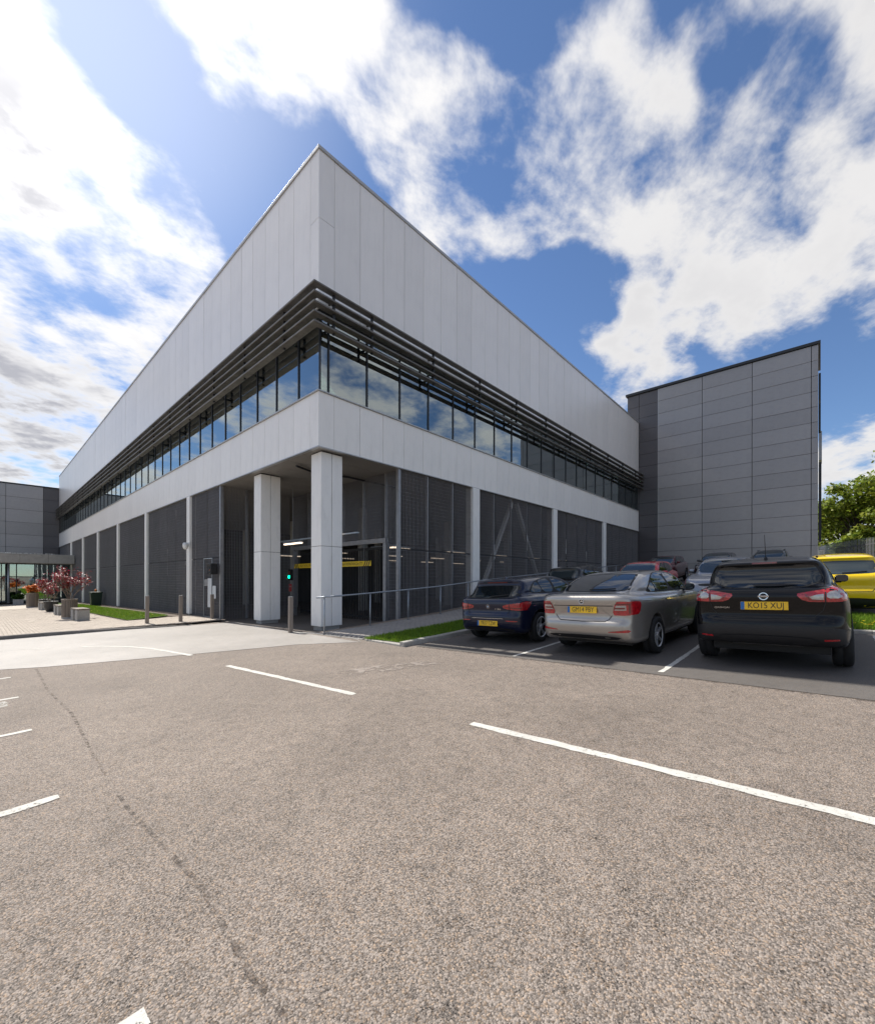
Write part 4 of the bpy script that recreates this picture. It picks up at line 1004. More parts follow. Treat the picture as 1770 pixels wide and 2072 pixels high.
def nets(S, xs, ys, zs):
    nx, ny, nz = S.shape; sg = S < 0
    cnt = np.zeros((nx-1, ny-1, nz-1)); acc = np.zeros((nx-1, ny-1, nz-1, 3)); h = (xs[1]-xs[0])
    I = np.indices((nx-1, ny-1, nz-1)).astype(float)
    def corner(a): return S[a[0]:nx-1+a[0], a[1]:ny-1+a[1], a[2]:nz-1+a[2]]
    cs = [(i, j, k) for i in (0, 1) for j in (0, 1) for k in (0, 1)]
    for a in cs:
        for ax in range(3):
            if a[ax]: continue
            b = list(a); b[ax] = 1
            va, vb = corner(a), corner(b); cr = (va < 0) != (vb < 0)
            t = np.where(cr, va/np.where(cr, va-vb, 1), 0)
            for q in range(3): acc[..., q] += np.where(cr, a[q]+(t if q == ax else 0), 0)
            cnt += cr
    act = cnt > 0; idx = -np.ones(act.shape, int); idx[act] = np.arange(act.sum())
    V = np.stack([(I[q][act]+acc[..., q][act]/cnt[act])*h+(xs[0], ys[0], zs[0])[q] for q in range(3)], 1)
    F = []
    for ax in range(3):
        o1, o2 = (ax+1) % 3, (ax+2) % 3
        sl = [slice(None)]*3; sl2 = [slice(None)]*3
        sl[ax] = slice(0, -1); sl2[ax] = slice(1, None)
        for q in (o1, o2): sl[q] = slice(1, -1); sl2[q] = slice(1, -1)
        a = sg[tuple(sl)]; b = sg[tuple(sl2)]; w_ = np.argwhere(a != b); fl = a[a != b]
        w_[:, o1] += 1; w_[:, o2] += 1
        def cell(d1, d2): c = w_.copy(); c[:, o1] -= d1; c[:, o2] -= d2; return idx[c[:, 0], c[:, 1], c[:, 2]]
        q = np.stack([cell(1, 1), cell(0, 1), cell(0, 0), cell(1, 0)], 1); q[~fl] = q[~fl][:, ::-1]; F.append(q)
    F = np.concatenate(F)
    # light relaxation along the surface
    for it in range(10):
        s = np.zeros_like(V); c = np.zeros(len(V))
        for a, b in ((0, 1), (1, 2), (2, 3), (3, 0)):
            np.add.at(s, F[:, a], V[F[:, b]]); np.add.at(c, F[:, a], 1); np.add.at(s, F[:, b], V[F[:, a]]); np.add.at(c, F[:, b], 1)
        lam = .5 if it % 2 == 0 else -.52; V = V+lam*(s/np.maximum(c, 1)[:, None]-V)
    return V, F

class Car:
    def __init__(s, name, label, spec, loc, yaw, paint, res=.028, group='cars parked outside the building'):
        s.sp = spec; s.root = empty(name, loc); tag(s.root, label, 'car', group)
        X, Y = loc[0], loc[1]; c, sn = math.cos(yaw), math.sin(yaw)
        e = .6; gx = (G(X+e*c, Y+e*sn)-G(X-e*c, Y-e*sn))/(2*e); gy = (G(X-e*sn, Y+e*c)-G(X+e*sn, Y-e*c))/(2*e)
        # car origin = rear axle centre on the ground; put it on the local ground plane
        s.root.rotation_mode = 'XYZ'
        f = Vector((c, sn, gx)).normalized(); l = Vector((-sn, c, gy)); l = (l-f*l.dot(f)).normalized(); u = f.cross(l)
        s.root.rotation_euler = Matrix((f, l, u)).transposed().to_euler()
        Lc, Wd, H = spec['L'], spec['W'], spec['H']; s.ra = spec['ra']; s.L = Lc; s.H = H; s.W = Wd
        xs = np.arange(-.12, Lc+.12, res); ny = int(Wd/2/res)+4; ys = np.arange(-ny, ny+1)*res; zs = np.arange(.05, H+.14, res)
        XZ = np.meshgrid(xs, zs, indexing='ij'); XY = np.meshgrid(xs, np.abs(ys), indexing='ij'); YZ = np.meshgrid(np.abs(ys), zs, indexing='ij')
        k = .10
        side = sdp(chaikin(spec['low']), *XZ)[:, None, :]; plan = sdp(chaikin(half(spec['plan'])), *XY)[:, :, None]; sec = sdp(chaikin(half2(spec['sec'])), *YZ)[None]
        d = smax(smax(side, plan, spec.get('kp', .10)), sec, .08)
        g = smax(smax(sdp(chaikin(spec['gh']), *XZ)[:, None, :], sdp(chaikin(half(spec['gplan'])), *XY)[:, :, None], spec.get('kg', .14)), sdp(chaikin(half2(spec['gsec'])), *YZ)[None], .09)
        d = smin(d, g, .05)
        for (bx, by, bz, k_) in spec.get('cuts', []):            # soft recesses: (x0,x1),(yhalf),(z0,z1)
            q = np.maximum(np.maximum(bx[0]-XZ[0], XZ[0]-bx[1])[:, None, :], np.abs(XY[1])[:, :, None]-by)
            q = np.maximum(q, np.maximum(bz[0]-XZ[1], XZ[1]-bz[1])[:, None, :]); d = smax(d, -q, k_)
        s.wr = spec['wr']; s.mir = {}
        for ax in (spec['ra'], spec['fa']):
            c_ = np.hypot(XZ[0]-ax, XZ[1]-s.wr)-(s.wr+.055); q = np.maximum(c_[:, None, :], (Wd/2-.30)-np.abs(XY[1])[:, :, None]); d = smax(d, -q, .02)
        V, F = nets(d, xs, ys, zs)
        V[:, 0] -= s.ra
        s.body = mk('body', V.tolist(), F.tolist(), paint, s.root, True)
        s.bvh = BVHTree.FromPolygons(V.tolist(), F.tolist())
    # ---- conforming patches
    def patch(s, name, mat, polys, off=.004, res=.045, parent=None, smooth_poly=1, mirror=False):
        """polys: list of (view, [(u,v)...]); view 'r' rear (y,z), 'f' front (y,z), 'R' right side (x,z), 'L' left side (x,z), 't' top (x,y)"""
        if mirror:
            ml = []
            for vw, p in polys:
                if vw in 'rf': ml.append((vw, [(-u, v) for u, v in p][::-1]))
                elif vw == 'R': ml.append(('L', p))
                elif vw == 't': ml.append(('t', [(u, -v) for u, v in p][::-1]))
            o = s.patch(name, mat, polys, off, res, parent, smooth_poly); s.mir[o] = s.patch(name, mat, ml, off, res, s.mir.get(parent, parent), smooth_poly); return o
        if len(polys) > 1:
            o = s.patch(name, mat, polys[:1], off, res, parent, smooth_poly); s.patch(name+'_side', mat, polys[1:], off+.0015, res, o, smooth_poly); return o
        Vs = []; Fs = []
        for vw, P in polys:
            if smooth_poly: P = [tuple(q) for q in chaikin(P, smooth_poly)]
            Q = []
            n = len(P)
            for i in range(n):
                a, b = P[i], P[(i+1) % n]; ln = math.hypot(b[0]-a[0], b[1]-a[1]); m = max(1, int(ln/res))
                for j in range(m): Q.append((a[0]+(b[0]-a[0])*j/m, a[1]+(b[1]-a[1])*j/m))
            nb = len(Q); pa = np.array(Q); lo, hi = pa.min(0), pa.max(0); gx, gy = np.meshgrid(np.arange(lo[0]+res/2, hi[0], res), np.arange(lo[1]+res/2, hi[1], res))
            gx, gy = gx.ravel(), gy.ravel(); ins = sdp(pa, gx, gy) < -res*.45; pts = [Vector(p) for p in Q]+[Vector((a, b)) for a, b in zip(gx[ins], gy[ins])]
            co, _, fc, *_r = delaunay_2d_cdt(pts, [(i, (i+1) % nb) for i in range(nb)], [], 1, 1e-5)
            base = len(Vs); ok = []
            for p in co:
                u, v = p
                if vw == 'r': o_, d_ = Vector((-3-s.ra, u, v)), Vector((1, 0, 0))
                elif vw == 'f': o_, d_ = Vector((9, u, v)), Vector((-1, 0, 0))
                elif vw == 'R': o_, d_ = Vector((u-s.ra, -3, v)), Vector((0, 1, 0))
                elif vw == 'L': o_, d_ = Vector((u-s.ra, 3, v)), Vector((0, -1, 0))
                else: o_, d_ = Vector((u-s.ra, v, 4)), Vector((0, 0, -1))
                h, nr, _i, _d = s.bvh.ray_cast(o_, d_)
                if h is None or nr.dot(d_) > -.03 or (vw in 'r' and h.x > 1.6) :
                    h, nr, _i, _d = s.bvh.find_nearest(o_+d_*(3 if vw in 'RL' else 3.1))
                Vs.append(tuple(h+nr*off)); ok.append(True)
            for f in fc:
                f = [base+i for i in f]; a, b, c = (Vector(Vs[i]) for i in f[:3]); 
                if (b-a).cross(c-a).dot(d_) > 0: f = f[::-1]
                Fs.append(tuple(f))
        o = mk(name, Vs, Fs, mat, parent or s.root, True); return o
    def stroke(s, name, mat, view, pts, wd, off=.003, parent=None, mirror=False):
        P = [Vector(p) for p in pts]; A = []; Bq = []
        for i, p in enumerate(P):
            t = (P[min(i+1, len(P)-1)]-P[max(i-1, 0)]).normalized(); n = Vector((-t.y, t.x)); A.append(tuple(p+n*wd/2)); Bq.append(tuple(p-n*wd/2))
        return s.patch(name, mat, [(view, A+Bq[::-1])], off, .05, parent, 0, mirror)
    def at(s, view, u, v):
        o_, d_ = {'r': (Vector((-3-s.ra, u, v)), Vector((1, 0, 0))), 'f': (Vector((9, u, v)), Vector((-1, 0, 0))), 'R': (Vector((u-s.ra, -3, v)), Vector((0, 1, 0))), 't': (Vector((u-s.ra, v, 4)), Vector((0, 0, -1)))}[view]
        h, nr, _i, _d = s.bvh.ray_cast(o_, d_); return h, nr
    def plate(s, y, z, txt, front=False, tilt=.08, push=.012, wd=.52):
        h, nr = s.at('f' if front else 'r', y, z); sg = 1 if front else -1
        o = MB().rbox(-.006, .006, -wd/2, wd/2, -.056, .056, .003).build('number_plate', 'plate_white' if front else 'plate_yellow', s.root); o.location = (h.x+sg*push, y, z); o.rotation_euler = (0, tilt*(-sg), 0)
        v, f = text_mesh(txt, .115, wd*.74); mk('plate_text', [(sg*.0075, (a-(0 if front else -.0)+.02)*sg, b) for a, b, c in v], [tuple(q) for q in f], 'plate_ink', o)
        if not front: mk('plate_band', [(-.0073, wd/2-.002, -.054), (-.0073, wd/2-.045, -.054), (-.0073, wd/2-.045, .054), (-.0073, wd/2-.002, .054)], [(0, 1, 2, 3)], 'plate_blue', o)
        return o
    def text(s, name, txt, y, z, size, width, mat='chrome', off=.006):
        v, f = text_mesh(txt, size, width); Vs = []
        for a, b, c in v:
            h, nr = s.at('r', y-a, z+b); Vs.append((h.x-off, y-a, z+b))
        return mk(name, Vs, f, mat, s.root)
    def disc(s, name, y, z, r, mat, off=.006, view='r', parent=None, inner=0, a0=0, a1=2*math.pi):
        n = 28; Vs = []; h0, nr = s.at(view, y, z); q = nr.to_track_quat('Z', 'Y'); Fs = []
        for k in range(n+1):
            a = a0+(a1-a0)*k/n
            for rr in (inner, r): Vs.append(tuple(h0+nr*off+q @ Vector((rr*math.cos(a), rr*math.sin(a), 0))))
        for k in range(n): Fs.append((2*k, 2*k+1, 2*k+3, 2*k+2))
        return mk(name, Vs, Fs, mat, parent or s.root)
    def wheels(s, spokes=10, style='twin', dark=False, tw=.205):
        r = s.wr; rr = s.sp.get('rim', r*.68); t = MB()
        t.lathe([(rr-.01, -tw*.40), (rr+.02, -tw*.47), (r*.90, -tw*.5), (r*.975, -tw*.43), (r, -tw*.30), (r, -.012), (r-.008, -.008), (r-.008, .008), (r, .012), (r, tw*.30), (r*.975, tw*.43), (r*.90, tw*.5), (rr+.02, tw*.47), (rr-.01, tw*.40)], 36, axis='y')
        me = bpy.data.meshes.new('wheel'); me.from_pydata(t.v, [], t.f); me.materials.append(MATS['tyre'])
        for p in me.polygons: p.use_smooth = True
        m = MB(); m.lathe([(rr, -tw*.44), (rr-.012, -tw*.47), (rr-.022, -tw*.40)], 36, axis='y')
        m.lathe([(.0, -tw*.42), (.035, -tw*.42), (.045, -tw*.36), (.075, -tw*.33), (.085, -tw*.1)], 20, axis='y')
        for k in range(spokes):
            a = 2*math.pi*k/spokes; prs = ((-.09, -.045), (.045, .09)) if style == 'twin' else ((-.13, .13),)
            for (p, q) in prs:
                f = 1.0 if style == 'twin' else .55
                i0, i1 = a+p*2.0, a+q*2.0; o0, o1 = a+p*f*1.1, a+q*f*1.1
                pt = lambda an, rad, h: (rad*math.cos(an), h, rad*math.sin(an))
                ri, ro = .06, rr-.02
                m.add([pt(i0, ri, -tw*.36), pt(i1, ri, -tw*.36), pt(o1, ro, -tw*.43), pt(o0, ro, -tw*.43), pt(i0, ri, -tw*.2), pt(i1, ri, -tw*.2), pt(o1, ro, -tw*.25), pt(o0, ro, -tw*.25)], [(0, 1, 2, 3), (1, 5, 6, 2), (3, 7, 4, 0), (4, 7, 6, 5)])
        m2 = MB(); m2.lathe([(0, -tw*.06), (rr-.07, -tw*.06), (rr-.05, tw*.0), (rr-.028, -tw*.1), (rr-.021, -tw*.39)], 28, axis='y')
        rim = bpy.data.meshes.new('rim'); rim.from_pydata(m.v, [], m.f); rim.materials.append(MATS['alloy_dark' if dark else 'alloy']); bk = bpy.data.meshes.new('brake_disc'); bk.from_pydata(m2.v, [], m2.f); bk.materials.append(MATS['matt_black'])
        for ax in (s.ra, s.sp['fa']):
            for sd_ in (-1, 1):
                o = bpy.data.objects.new('wheel', me); C.objects.link(o); o.parent = s.root; o.location = (ax-s.ra, sd_*(s.W/2-tw/2-.012), r); o.rotation_euler = (0, random.uniform(0, 1), 0 if sd_ < 0 else math.pi)
                for md in (rim, bk):
                    c = bpy.data.objects.new(md.name.split('.')[0], md); C.objects.link(c); c.parent = o
        # inner arch liners and floor pan
        MB().box(.10-s.ra+.35, s.L-s.ra-.3, -s.W/2+.24, s.W/2-.24, .20, .34).build('underbody', 'matt_black', s.root)
    def mirror(s, x, z, mat, sd_=-1, w=None):
        h, nr, *_ = s.bvh.ray_cast(Vector((x-s.ra, sd_*3, z-.05)), Vector((0, -sd_, 0)))
        o = MB().rbox(-.06, .05, -.085, .085, -.06, .06, .04).build('wing_mirror', mat, s.root, True); o.location = (h.x, h.y+sd_*.11, z+.03)
        MB().rbox(-.03, .03, -.08, .08, -.015, .015, .01).build('mirror_stalk', 'matt_black', o); o.children[-1].location = (0, -sd_*.08, -.06)
        g = MB().rbox(-.064, -.061, -.068, .068, -.045, .045, .0012).build('mirror_glass', 'car_glass_light', o)
    def wiper(s, pts, view='r'):
        P = []
        for u, v in pts:
            h, nr = s.at(view, u, v); P.append(h+nr*.022)
        return MB().tube(P, .011, 6).build('wiper', 'matt_black', s.root)
    def antenna(s, x, y, ln, kind='rod'):
        h, nr = s.at('t', x, y)
        if kind == 'rod': MB().tube([h, h+Vector((-.06*ln/.4, 0, ln))], .006, 5, .003).lathe([(.03, -.01), (.02, .02), (.008, .04)], 10, tuple(h)).build('antenna', 'matt_black', s.root)
        else: MB().add([h+Vector(p) for p in ((-.09, -.02, -.01), (-.09, .02, -.01), (.09, .022, -.02), (.09, -.022, -.02), (-.09, -.004, .05), (-.09, .004, .05))], [(0, 1, 5, 4), (0, 4, 3), (1, 2, 5), (3, 4, 5, 2)]).build('antenna', s.body.data.materials[0], s.root)
def half2(P): return [(-.9, P[0][1])]+list(P)+[(-.9, P[-1][1])]

SP_SALOON = dict(L=4.66, W=1.814, H=1.46, ra=1.06, fa=3.746, wr=.318, rim=.212,
    low=[(.42, .25), (.16, .285), (.03, .39), (-.01, .51), (.0, .60), (.05, .645), (.075, .66), (.085, .76), (.05, .88), (.03, .985), (.06, 1.05), (.20, 1.085), (.60, 1.07), (1.5, 1.0), (3.1, .97), (3.5, .965), (4.0, .90), (4.40, .80), (4.58, .70), (4.655, .55), (4.65, .36), (4.55, .22), (4.2, .18)],
    plan=[(-.02, .50), (.0, .60), (.05, .70), (.14, .785), (.40, .855), (.95, .90), (2.0, .905), (3.4, .905), (4.1, .86), (4.42, .74), (4.6, .52), (4.67, .2)],
    sec=[(.62, .16), (.80, .19), (.865, .30), (.895, .50), (.907, .68), (.905, .80), (.875, .93), (.80, 1.03), (.66, 1.10), (.3, 1.16)],
    gh=[(.36, 1.0), (.42, 1.085), (.80, 1.235), (1.22, 1.375), (1.62, 1.445), (2.1, 1.462), (2.55, 1.435), (2.95, 1.33), (3.35, 1.13), (3.68, .96), (3.6, .85), (.5, .85)],
    gplan=[(.30, .48), (.42, .58), (.75, .68), (1.4, .77), (2.3, .80), (3.0, .775), (3.45, .72), (3.72, .60)],
    gsec=[(.84, .82), (.80, 1.0), (.735, 1.14), (.655, 1.29), (.585, 1.385), (.50, 1.435), (.30, 1.46), (.1, 1.466)])
SP_HATCH = dict(L=4.33, W=1.765, H=1.42, ra=.79, fa=3.48, wr=.318, rim=.222,
    low=[(.40, .22), (.16, .25), (.03, .38), (-.01, .52), (.005, .62), (.06, .665), (.075, .72), (.045, .85), (.09, .965), (.25, 1.02), (.7, 1.02), (1.5, .985), (2.7, .955), (3.05, .965), (3.6, .905), (4.05, .81), (4.25, .68), (4.33, .52), (4.31, .32), (4.2, .2), (3.9, .18)],
    plan=[(-.02, .48), (.0, .58), (.05, .69), (.15, .785), (.42, .855), (.80, .882), (1.8, .878), (3.3, .875), (3.85, .83), (4.12, .70), (4.28, .48), (4.34, .2)],
    sec=[(.60, .16), (.78, .20), (.84, .32), (.872, .50), (.882, .66), (.875, .78), (.84, .90), (.775, 1.0), (.64, 1.07), (.3, 1.13)],
    gh=[(.15, .93), (.22, 1.02), (.50, 1.25), (.44, 1.315), (.50, 1.355), (1.0, 1.40), (1.6, 1.425), (2.05, 1.40), (2.45, 1.29), (2.85, 1.08), (3.12, .94), (3.0, .82), (.3, .82)],
    gplan=[(.10, .50), (.22, .60), (.50, .675), (1.0, .745), (1.9, .77), (2.5, .74), (2.95, .67), (3.15, .55)],
    gsec=[(.80, .80), (.775, .96), (.715, 1.10), (.64, 1.25), (.575, 1.34), (.49, 1.39), (.30, 1.415), (.1, 1.425)])
SP_SUV = dict(L=4.377, W=1.806, H=1.59, ra=.86, fa=3.506, wr=.345, rim=.228,
    low=[(.40, .32), (.18, .335), (.05, .42), (-.005, .54), (.005, .66), (.05, .715), (.085, .745), (.075, .88), (.045, 1.0), (.08, 1.10), (.25, 1.17), (.7, 1.15), (1.6, 1.09), (2.9, 1.05), (3.2, 1.065), (3.75, 1.0), (4.1, .92), (4.29, .79), (4.377, .60), (4.36, .40), (4.2, .27), (3.8, .24)],
    plan=[(-.02, .50), (.0, .62), (.05, .73), (.16, .82), (.45, .88), (.90, .902), (1.8, .898), (3.3, .898), (3.9, .85), (4.16, .73), (4.32, .52), (4.39, .2)],
    sec=[(.66, .22), (.82, .26), (.872, .38), (.897, .56), (.902, .72), (.895, .86), (.865, .99), (.80, 1.09), (.68, 1.16), (.3, 1.24)],
    gh=[(.14, 1.05), (.20, 1.14), (.42, 1.38), (.34, 1.46), (.40, 1.50), (.9, 1.56), (1.5, 1.59), (2.05, 1.565), (2.5, 1.44), (2.95, 1.21), (3.25, 1.04), (3.1, .9), (.3, .9)],
    gplan=[(.10, .50), (.20, .62), (.45, .70), (1.0, .765), (1.9, .785), (2.6, .755), (3.05, .68), (3.28, .55)],
    gsec=[(.83, .9), (.80, 1.06), (.74, 1.20), (.665, 1.36), (.60, 1.47), (.52, 1.54), (.32, 1.58), (.1, 1.592)])
def scaled(sp, kx=1., ky=1., kz=1.):
    o = dict(sp)
    for k in ('L', 'ra', 'fa'): o[k] = sp[k]*kx
    o['W'] = sp['W']*ky; o['H'] = sp['H']*kz
    for k in ('low', 'gh'): o[k] = [(a*kx, b*kz) for a, b in sp[k]]
    for k in ('plan', 'gplan'): o[k] = [(a*kx, b*ky) for a, b in sp[k]]
    for k in ('sec', 'gsec'): o[k] = [(a*ky, b*kz) for a, b in sp[k]]
    return o
def gz(x, y): return (x, y, G(x, y)+.010)
# ---------------- navy hatchback
c = Car('parked_car', 'navy blue hatchback parked nearest the handrail, rear plate YR17 TZW', SP_HATCH, gz(1.29, -5.82), 0, 'paint_navy', .024)
c.wheels(5, 'twin')
c.patch('window_trim', 'matt_black', [('R', [(.60, 1.08), (.86, 1.27), (1.3, 1.345), (1.8, 1.35), (2.22, 1.28), (2.75, 1.02), (2.62, .972), (1.6, 1.0), (.80, 1.035)])], .002, mirror=True)
c.patch('side_window', 'car_glass', [('R', [(.66, 1.085), (.87, 1.245), (1.04, 1.285), (1.13, 1.05), (.82, 1.05)])], .005, mirror=True)
c.patch('side_window', 'car_glass', [('R', [(1.07, 1.29), (1.35, 1.32), (1.60, 1.328), (1.64, 1.02), (1.16, 1.045)])], .005, mirror=True)
c.patch('side_window', 'car_glass', [('R', [(1.70, 1.325), (1.85, 1.32), (2.2, 1.255), (2.66, 1.02), (2.58, .99), (1.73, 1.015)])], .005, mirror=True)
c.patch('rear_window_trim', 'matt_black', [('r', [(-.60, .975), (-.655, 1.02), (-.60, 1.18), (-.56, 1.228), (0, 1.24), (.56, 1.228), (.60, 1.18), (.655, 1.02), (.60, .975), (0, .955)])], .002)
c.patch('rear_window', 'car_glass', [('r', [(-.56, .995), (-.60, 1.03), (-.55, 1.17), (-.52, 1.21), (0, 1.222), (.52, 1.21), (.55, 1.17), (.60, 1.03), (.56, .995), (0, .975)])], .005)
c.patch('brake_light', 'lamp_red_dark', [('r', [(-.26, 1.285), (.26, 1.285), (.26, 1.305), (-.26, 1.305)])], .004, smooth_poly=0)
tl = c.patch('tail_light', 'lamp_red', [('r', [(-.37, .80), (-.40, .765), (-.56, .735), (-.72, .722), (-.855, .72), (-.865, .80), (-.86, .885), (-.72, .875), (-.52, .852), (-.40, .83)]), ('R', [(.10, .73), (.30, .735), (.46, .87), (.30, .90), (.12, .885)])], .005, .03, mirror=True)
c.patch('lamp_bar', 'lamp_red_dark', [('r', [(-.42, .785), (-.70, .755), (-.83, .752), (-.83, .775), (-.70, .778), (-.42, .803)])], .008, .03, tl, mirror=True)
c.stroke('lamp_split', 'matt_black', 'r', [(-.545, .725), (-.535, .86)], .012, .009, tl, mirror=True)
for pts in ([(-.44, .575), (-.50, .64), (-.53, .73)], [(-.44, .575), (0, .565), (.44, .575)], [(.44, .575), (.50, .64), (.53, .73)], [(-.53, .86), (-.62, .965)], [(.53, .86), (.62, .965)]): c.stroke('hatch_seam', 'matt_black', 'r', pts, .009, .0025)
c.stroke('bumper_highlight', 'chrome', 'r', [(-.40, .555), (0, .55), (.40, .555)], .006, .004)
c.patch('reflector', 'lamp_red', [('r', [(-.46, .50), (-.72, .49), (-.70, .515), (-.46, .52)])], .004, mirror=True)
c.patch('lower_bumper', 'cladding', [('r', [(-.66, .345), (-.56, .27), (0, .255), (.56, .27), (.66, .345), (0, .355)])], .004)
c.patch('sill_trim', 'matt_black', [('R', [(1.22, .235), (3.1, .235), (3.1, .29), (1.22, .29)])], .003, mirror=True, smooth_poly=0)
c.plate(0, .445, 'YR17 TZW')
b_ = c.disc('badge', 0, .80, .041, 'chrome', .005); c.disc('badge_ring', 0, .80, .035, 'plate_ink', .007, parent=b_, inner=.023)
for k, mt in enumerate(('white_paint', 'plate_blue', 'white_paint', 'plate_blue')): c.disc('badge_quarter', 0, .80, .022, mt, .0075, parent=b_, a0=k*math.pi/2, a1=(k+1)*math.pi/2)
c.text('model_badge', '118d', -.25, .745, .05, .13)
c.wiper([(0, .985), (-.2, 1.0), (-.44, 1.02)]); c.antenna(.85, 0, .06, 'fin'); c.mirror(2.52, 1.0, 'paint_navy', -1); c.mirror(2.52, 1.0, 'paint_navy', 1)
for pts in ([(.98, .46), (1.08, .72), (1.10, 1.02)], [(1.66, .30), (1.68, .70), (1.69, 1.0)], [(2.80, .32), (2.84, .72), (2.74, .98)]): c.stroke('door_seam', 'matt_black', 'R', pts, .007, .002, mirror=True)
c.stroke('shoulder_crease', 'paint_navy', 'R', [(.5, .86), (1.5, .84), (3.3, .80)], .02, .005, mirror=True)
for x in (1.25, 2.0): c.patch('door_handle', 'paint_navy', [('R', [(x, .885), (x+.19, .88), (x+.19, .912), (x, .917)])], .022, .03, mirror=True)
c.disc('fuel_cap', .80, .90, .085, 'matt_black', .002, 'R', inner=.081)

# ---------------- silver saloon
c = Car('parked_car', 'silver-beige saloon in the middle bay, rear plate GM14 PBY', SP_SALOON, gz(1.13, -8.13), R(-2.6), 'paint_silver', .024)
c.wheels(5, 'single')
c.patch('window_trim', 'matt_black', [('R', [(1.00, 1.085), (1.36, 1.285), (1.7, 1.385), (2.15, 1.40), (2.55, 1.365), (2.95, 1.255), (3.35, 1.05), (3.25, 1.0), (2.2, 1.02), (1.12, 1.045)])], .002, mirror=True)
c.patch('side_window', 'car_glass', [('R', [(1.06, 1.09), (1.33, 1.245), (1.42, 1.06), (1.13, 1.06)])], .005, mirror=True)
c.patch('side_window', 'car_glass', [('R', [(1.37, 1.27), (1.7, 1.368), (2.05, 1.383), (2.12, 1.04), (1.46, 1.058)])], .005, mirror=True)
c.patch('side_window', 'car_glass', [('R', [(2.17, 1.382), (2.52, 1.35), (2.92, 1.24), (3.26, 1.055), (3.2, 1.02), (2.22, 1.04)])], .005, mirror=True)
c.patch('rear_window_trim', 'matt_black', [('r', [(-.60, 1.10), (-.60, 1.16), (-.545, 1.34), (-.50, 1.378), (0, 1.39), (.50, 1.378), (.545, 1.34), (.60, 1.16), (.60, 1.10), (0, 1.092)])], .002)
c.patch('rear_window', 'car_glass', [('r', [(-.57, 1.112), (-.57, 1.16), (-.515, 1.335), (-.48, 1.366), (0, 1.377), (.48, 1.366), (.515, 1.335), (.57, 1.16), (.57, 1.112), (0, 1.104)])], .005)
tl = c.patch('tail_light', 'lamp_red', [('r', [(-.50, .735), (-.575, .955), (-.66, .96), (-.80, .95), (-.80, .735), (-.66, .73)]), ('R', [(.06, .74), (.20, .74), (.33, .75), (.42, .93), (.30, .955), (.08, .955)])], .005, .03, smooth_poly=1, mirror=True)
c.patch('lamp_clear', 'lamp_clear', [('r', [(-.545, .815), (-.575, .895), (-.72, .895), (-.72, .815)])], .009, .03, tl, 0, mirror=True)
c.patch('lamp_bar', 'lamp_red_dark', [('r', [(-.535, .835), (-.545, .862), (-.705, .862), (-.705, .835)])], .011, .03, tl, 0, mirror=True)
c.patch('lamp_bar', 'lamp_red_dark', [('r', [(-.56, .905), (-.575, .925), (-.77, .925), (-.77, .76), (-.75, .76), (-.75, .905)])], .009, .03, tl, 0, mirror=True)
c.stroke('boot_seam', 'matt_black', 'r', [(-.53, .885), (0, .882), (.53, .885)], .012, .0025)
for sg in (1, -1):
    c.stroke('boot_seam', 'matt_black', 'r', [(sg*.40, .632), (sg*.45, .66), (sg*.50, .73)], .010, .0025); c.stroke('boot_seam', 'matt_black', 'r', [(sg*.575, .955), (sg*.60, 1.05), (sg*.60, 1.095)], .008, .0025)
    c.stroke('boot_crease', 'paint_silver', 'r', [(sg*.30, .855), (sg*.47, .715)], .014, .006)
c.stroke('boot_seam', 'matt_black', 'r', [(-.40, .632), (0, .622), (.40, .632)], .012, .0025)
c.patch('reflector', 'lamp_red', [('r', [(-.44, .455), (-.46, .47), (-.74, .505), (-.77, .485), (-.74, .46)])], .004, mirror=True, smooth_poly=0)
c.patch('lower_bumper', 'cladding', [('r', [(-.66, .385), (-.56, .33), (0, .325), (.56, .33), (.66, .385), (0, .40)])], .004)
c.patch('sill_trim', 'matt_black', [('R', [(1.5, .215), (3.3, .215), (3.3, .265), (1.5, .265)])], .003, mirror=True, smooth_poly=0)
c.plate(0, .815, 'GM14 PBY', push=.02)
b_ = c.disc('badge', 0, .955, .047, 'chrome', .006); c.disc('badge_ring', 0, .955, .046, 'white_paint', .0075, parent=b_, inner=.036); c.disc('badge_inset', 0, .955, .035, 'plate_ink', .0072, parent=b_)
h0, nr = c.at('r', 0, .955)
mk('badge_arrow', [(h0.x-.009, -y_, .955+z_) for y_, z_ in ((-.02, -.016), (.004, -.004), (.024, -.012), (.03, .004), (.016, .012), (.012, .024), (-.012, .020), (-.004, .008), (-.022, .002))], [tuple(range(9))], 'chrome', b_)
c.text('maker_badge', 'SKODA', .455, .91, .032, .12); c.text('model_badge', 'OCTAVIA', -.42, .91, .034, .20)
c.wiper([(.05, 1.112), (-.15, 1.115), (-.40, 1.125)])
c.mirror(3.05, 1.03, 'matt_black', -1); c.mirror(3.05, 1.03, 'matt_black', 1)
for pts in ([(1.22, .55), (1.38, .80), (1.43, 1.04)], [(2.16, .28), (2.18, .70), (2.19, 1.02)], [(3.24, .30), (3.29, .72), (3.22, 1.0)]): c.stroke('door_seam', 'matt_black', 'R', pts, .007, .002, mirror=True)
for x in (1.55, 2.42): c.patch('door_handle', 'chrome', [('R', [(x, .895), (x+.20, .89), (x+.20, .915), (x, .92)])], .022, .03, mirror=True)
c.stroke('chrome_strip', 'chrome', 'R', [(1.6, .30), (3.2, .285)], .010, .006, mirror=True)

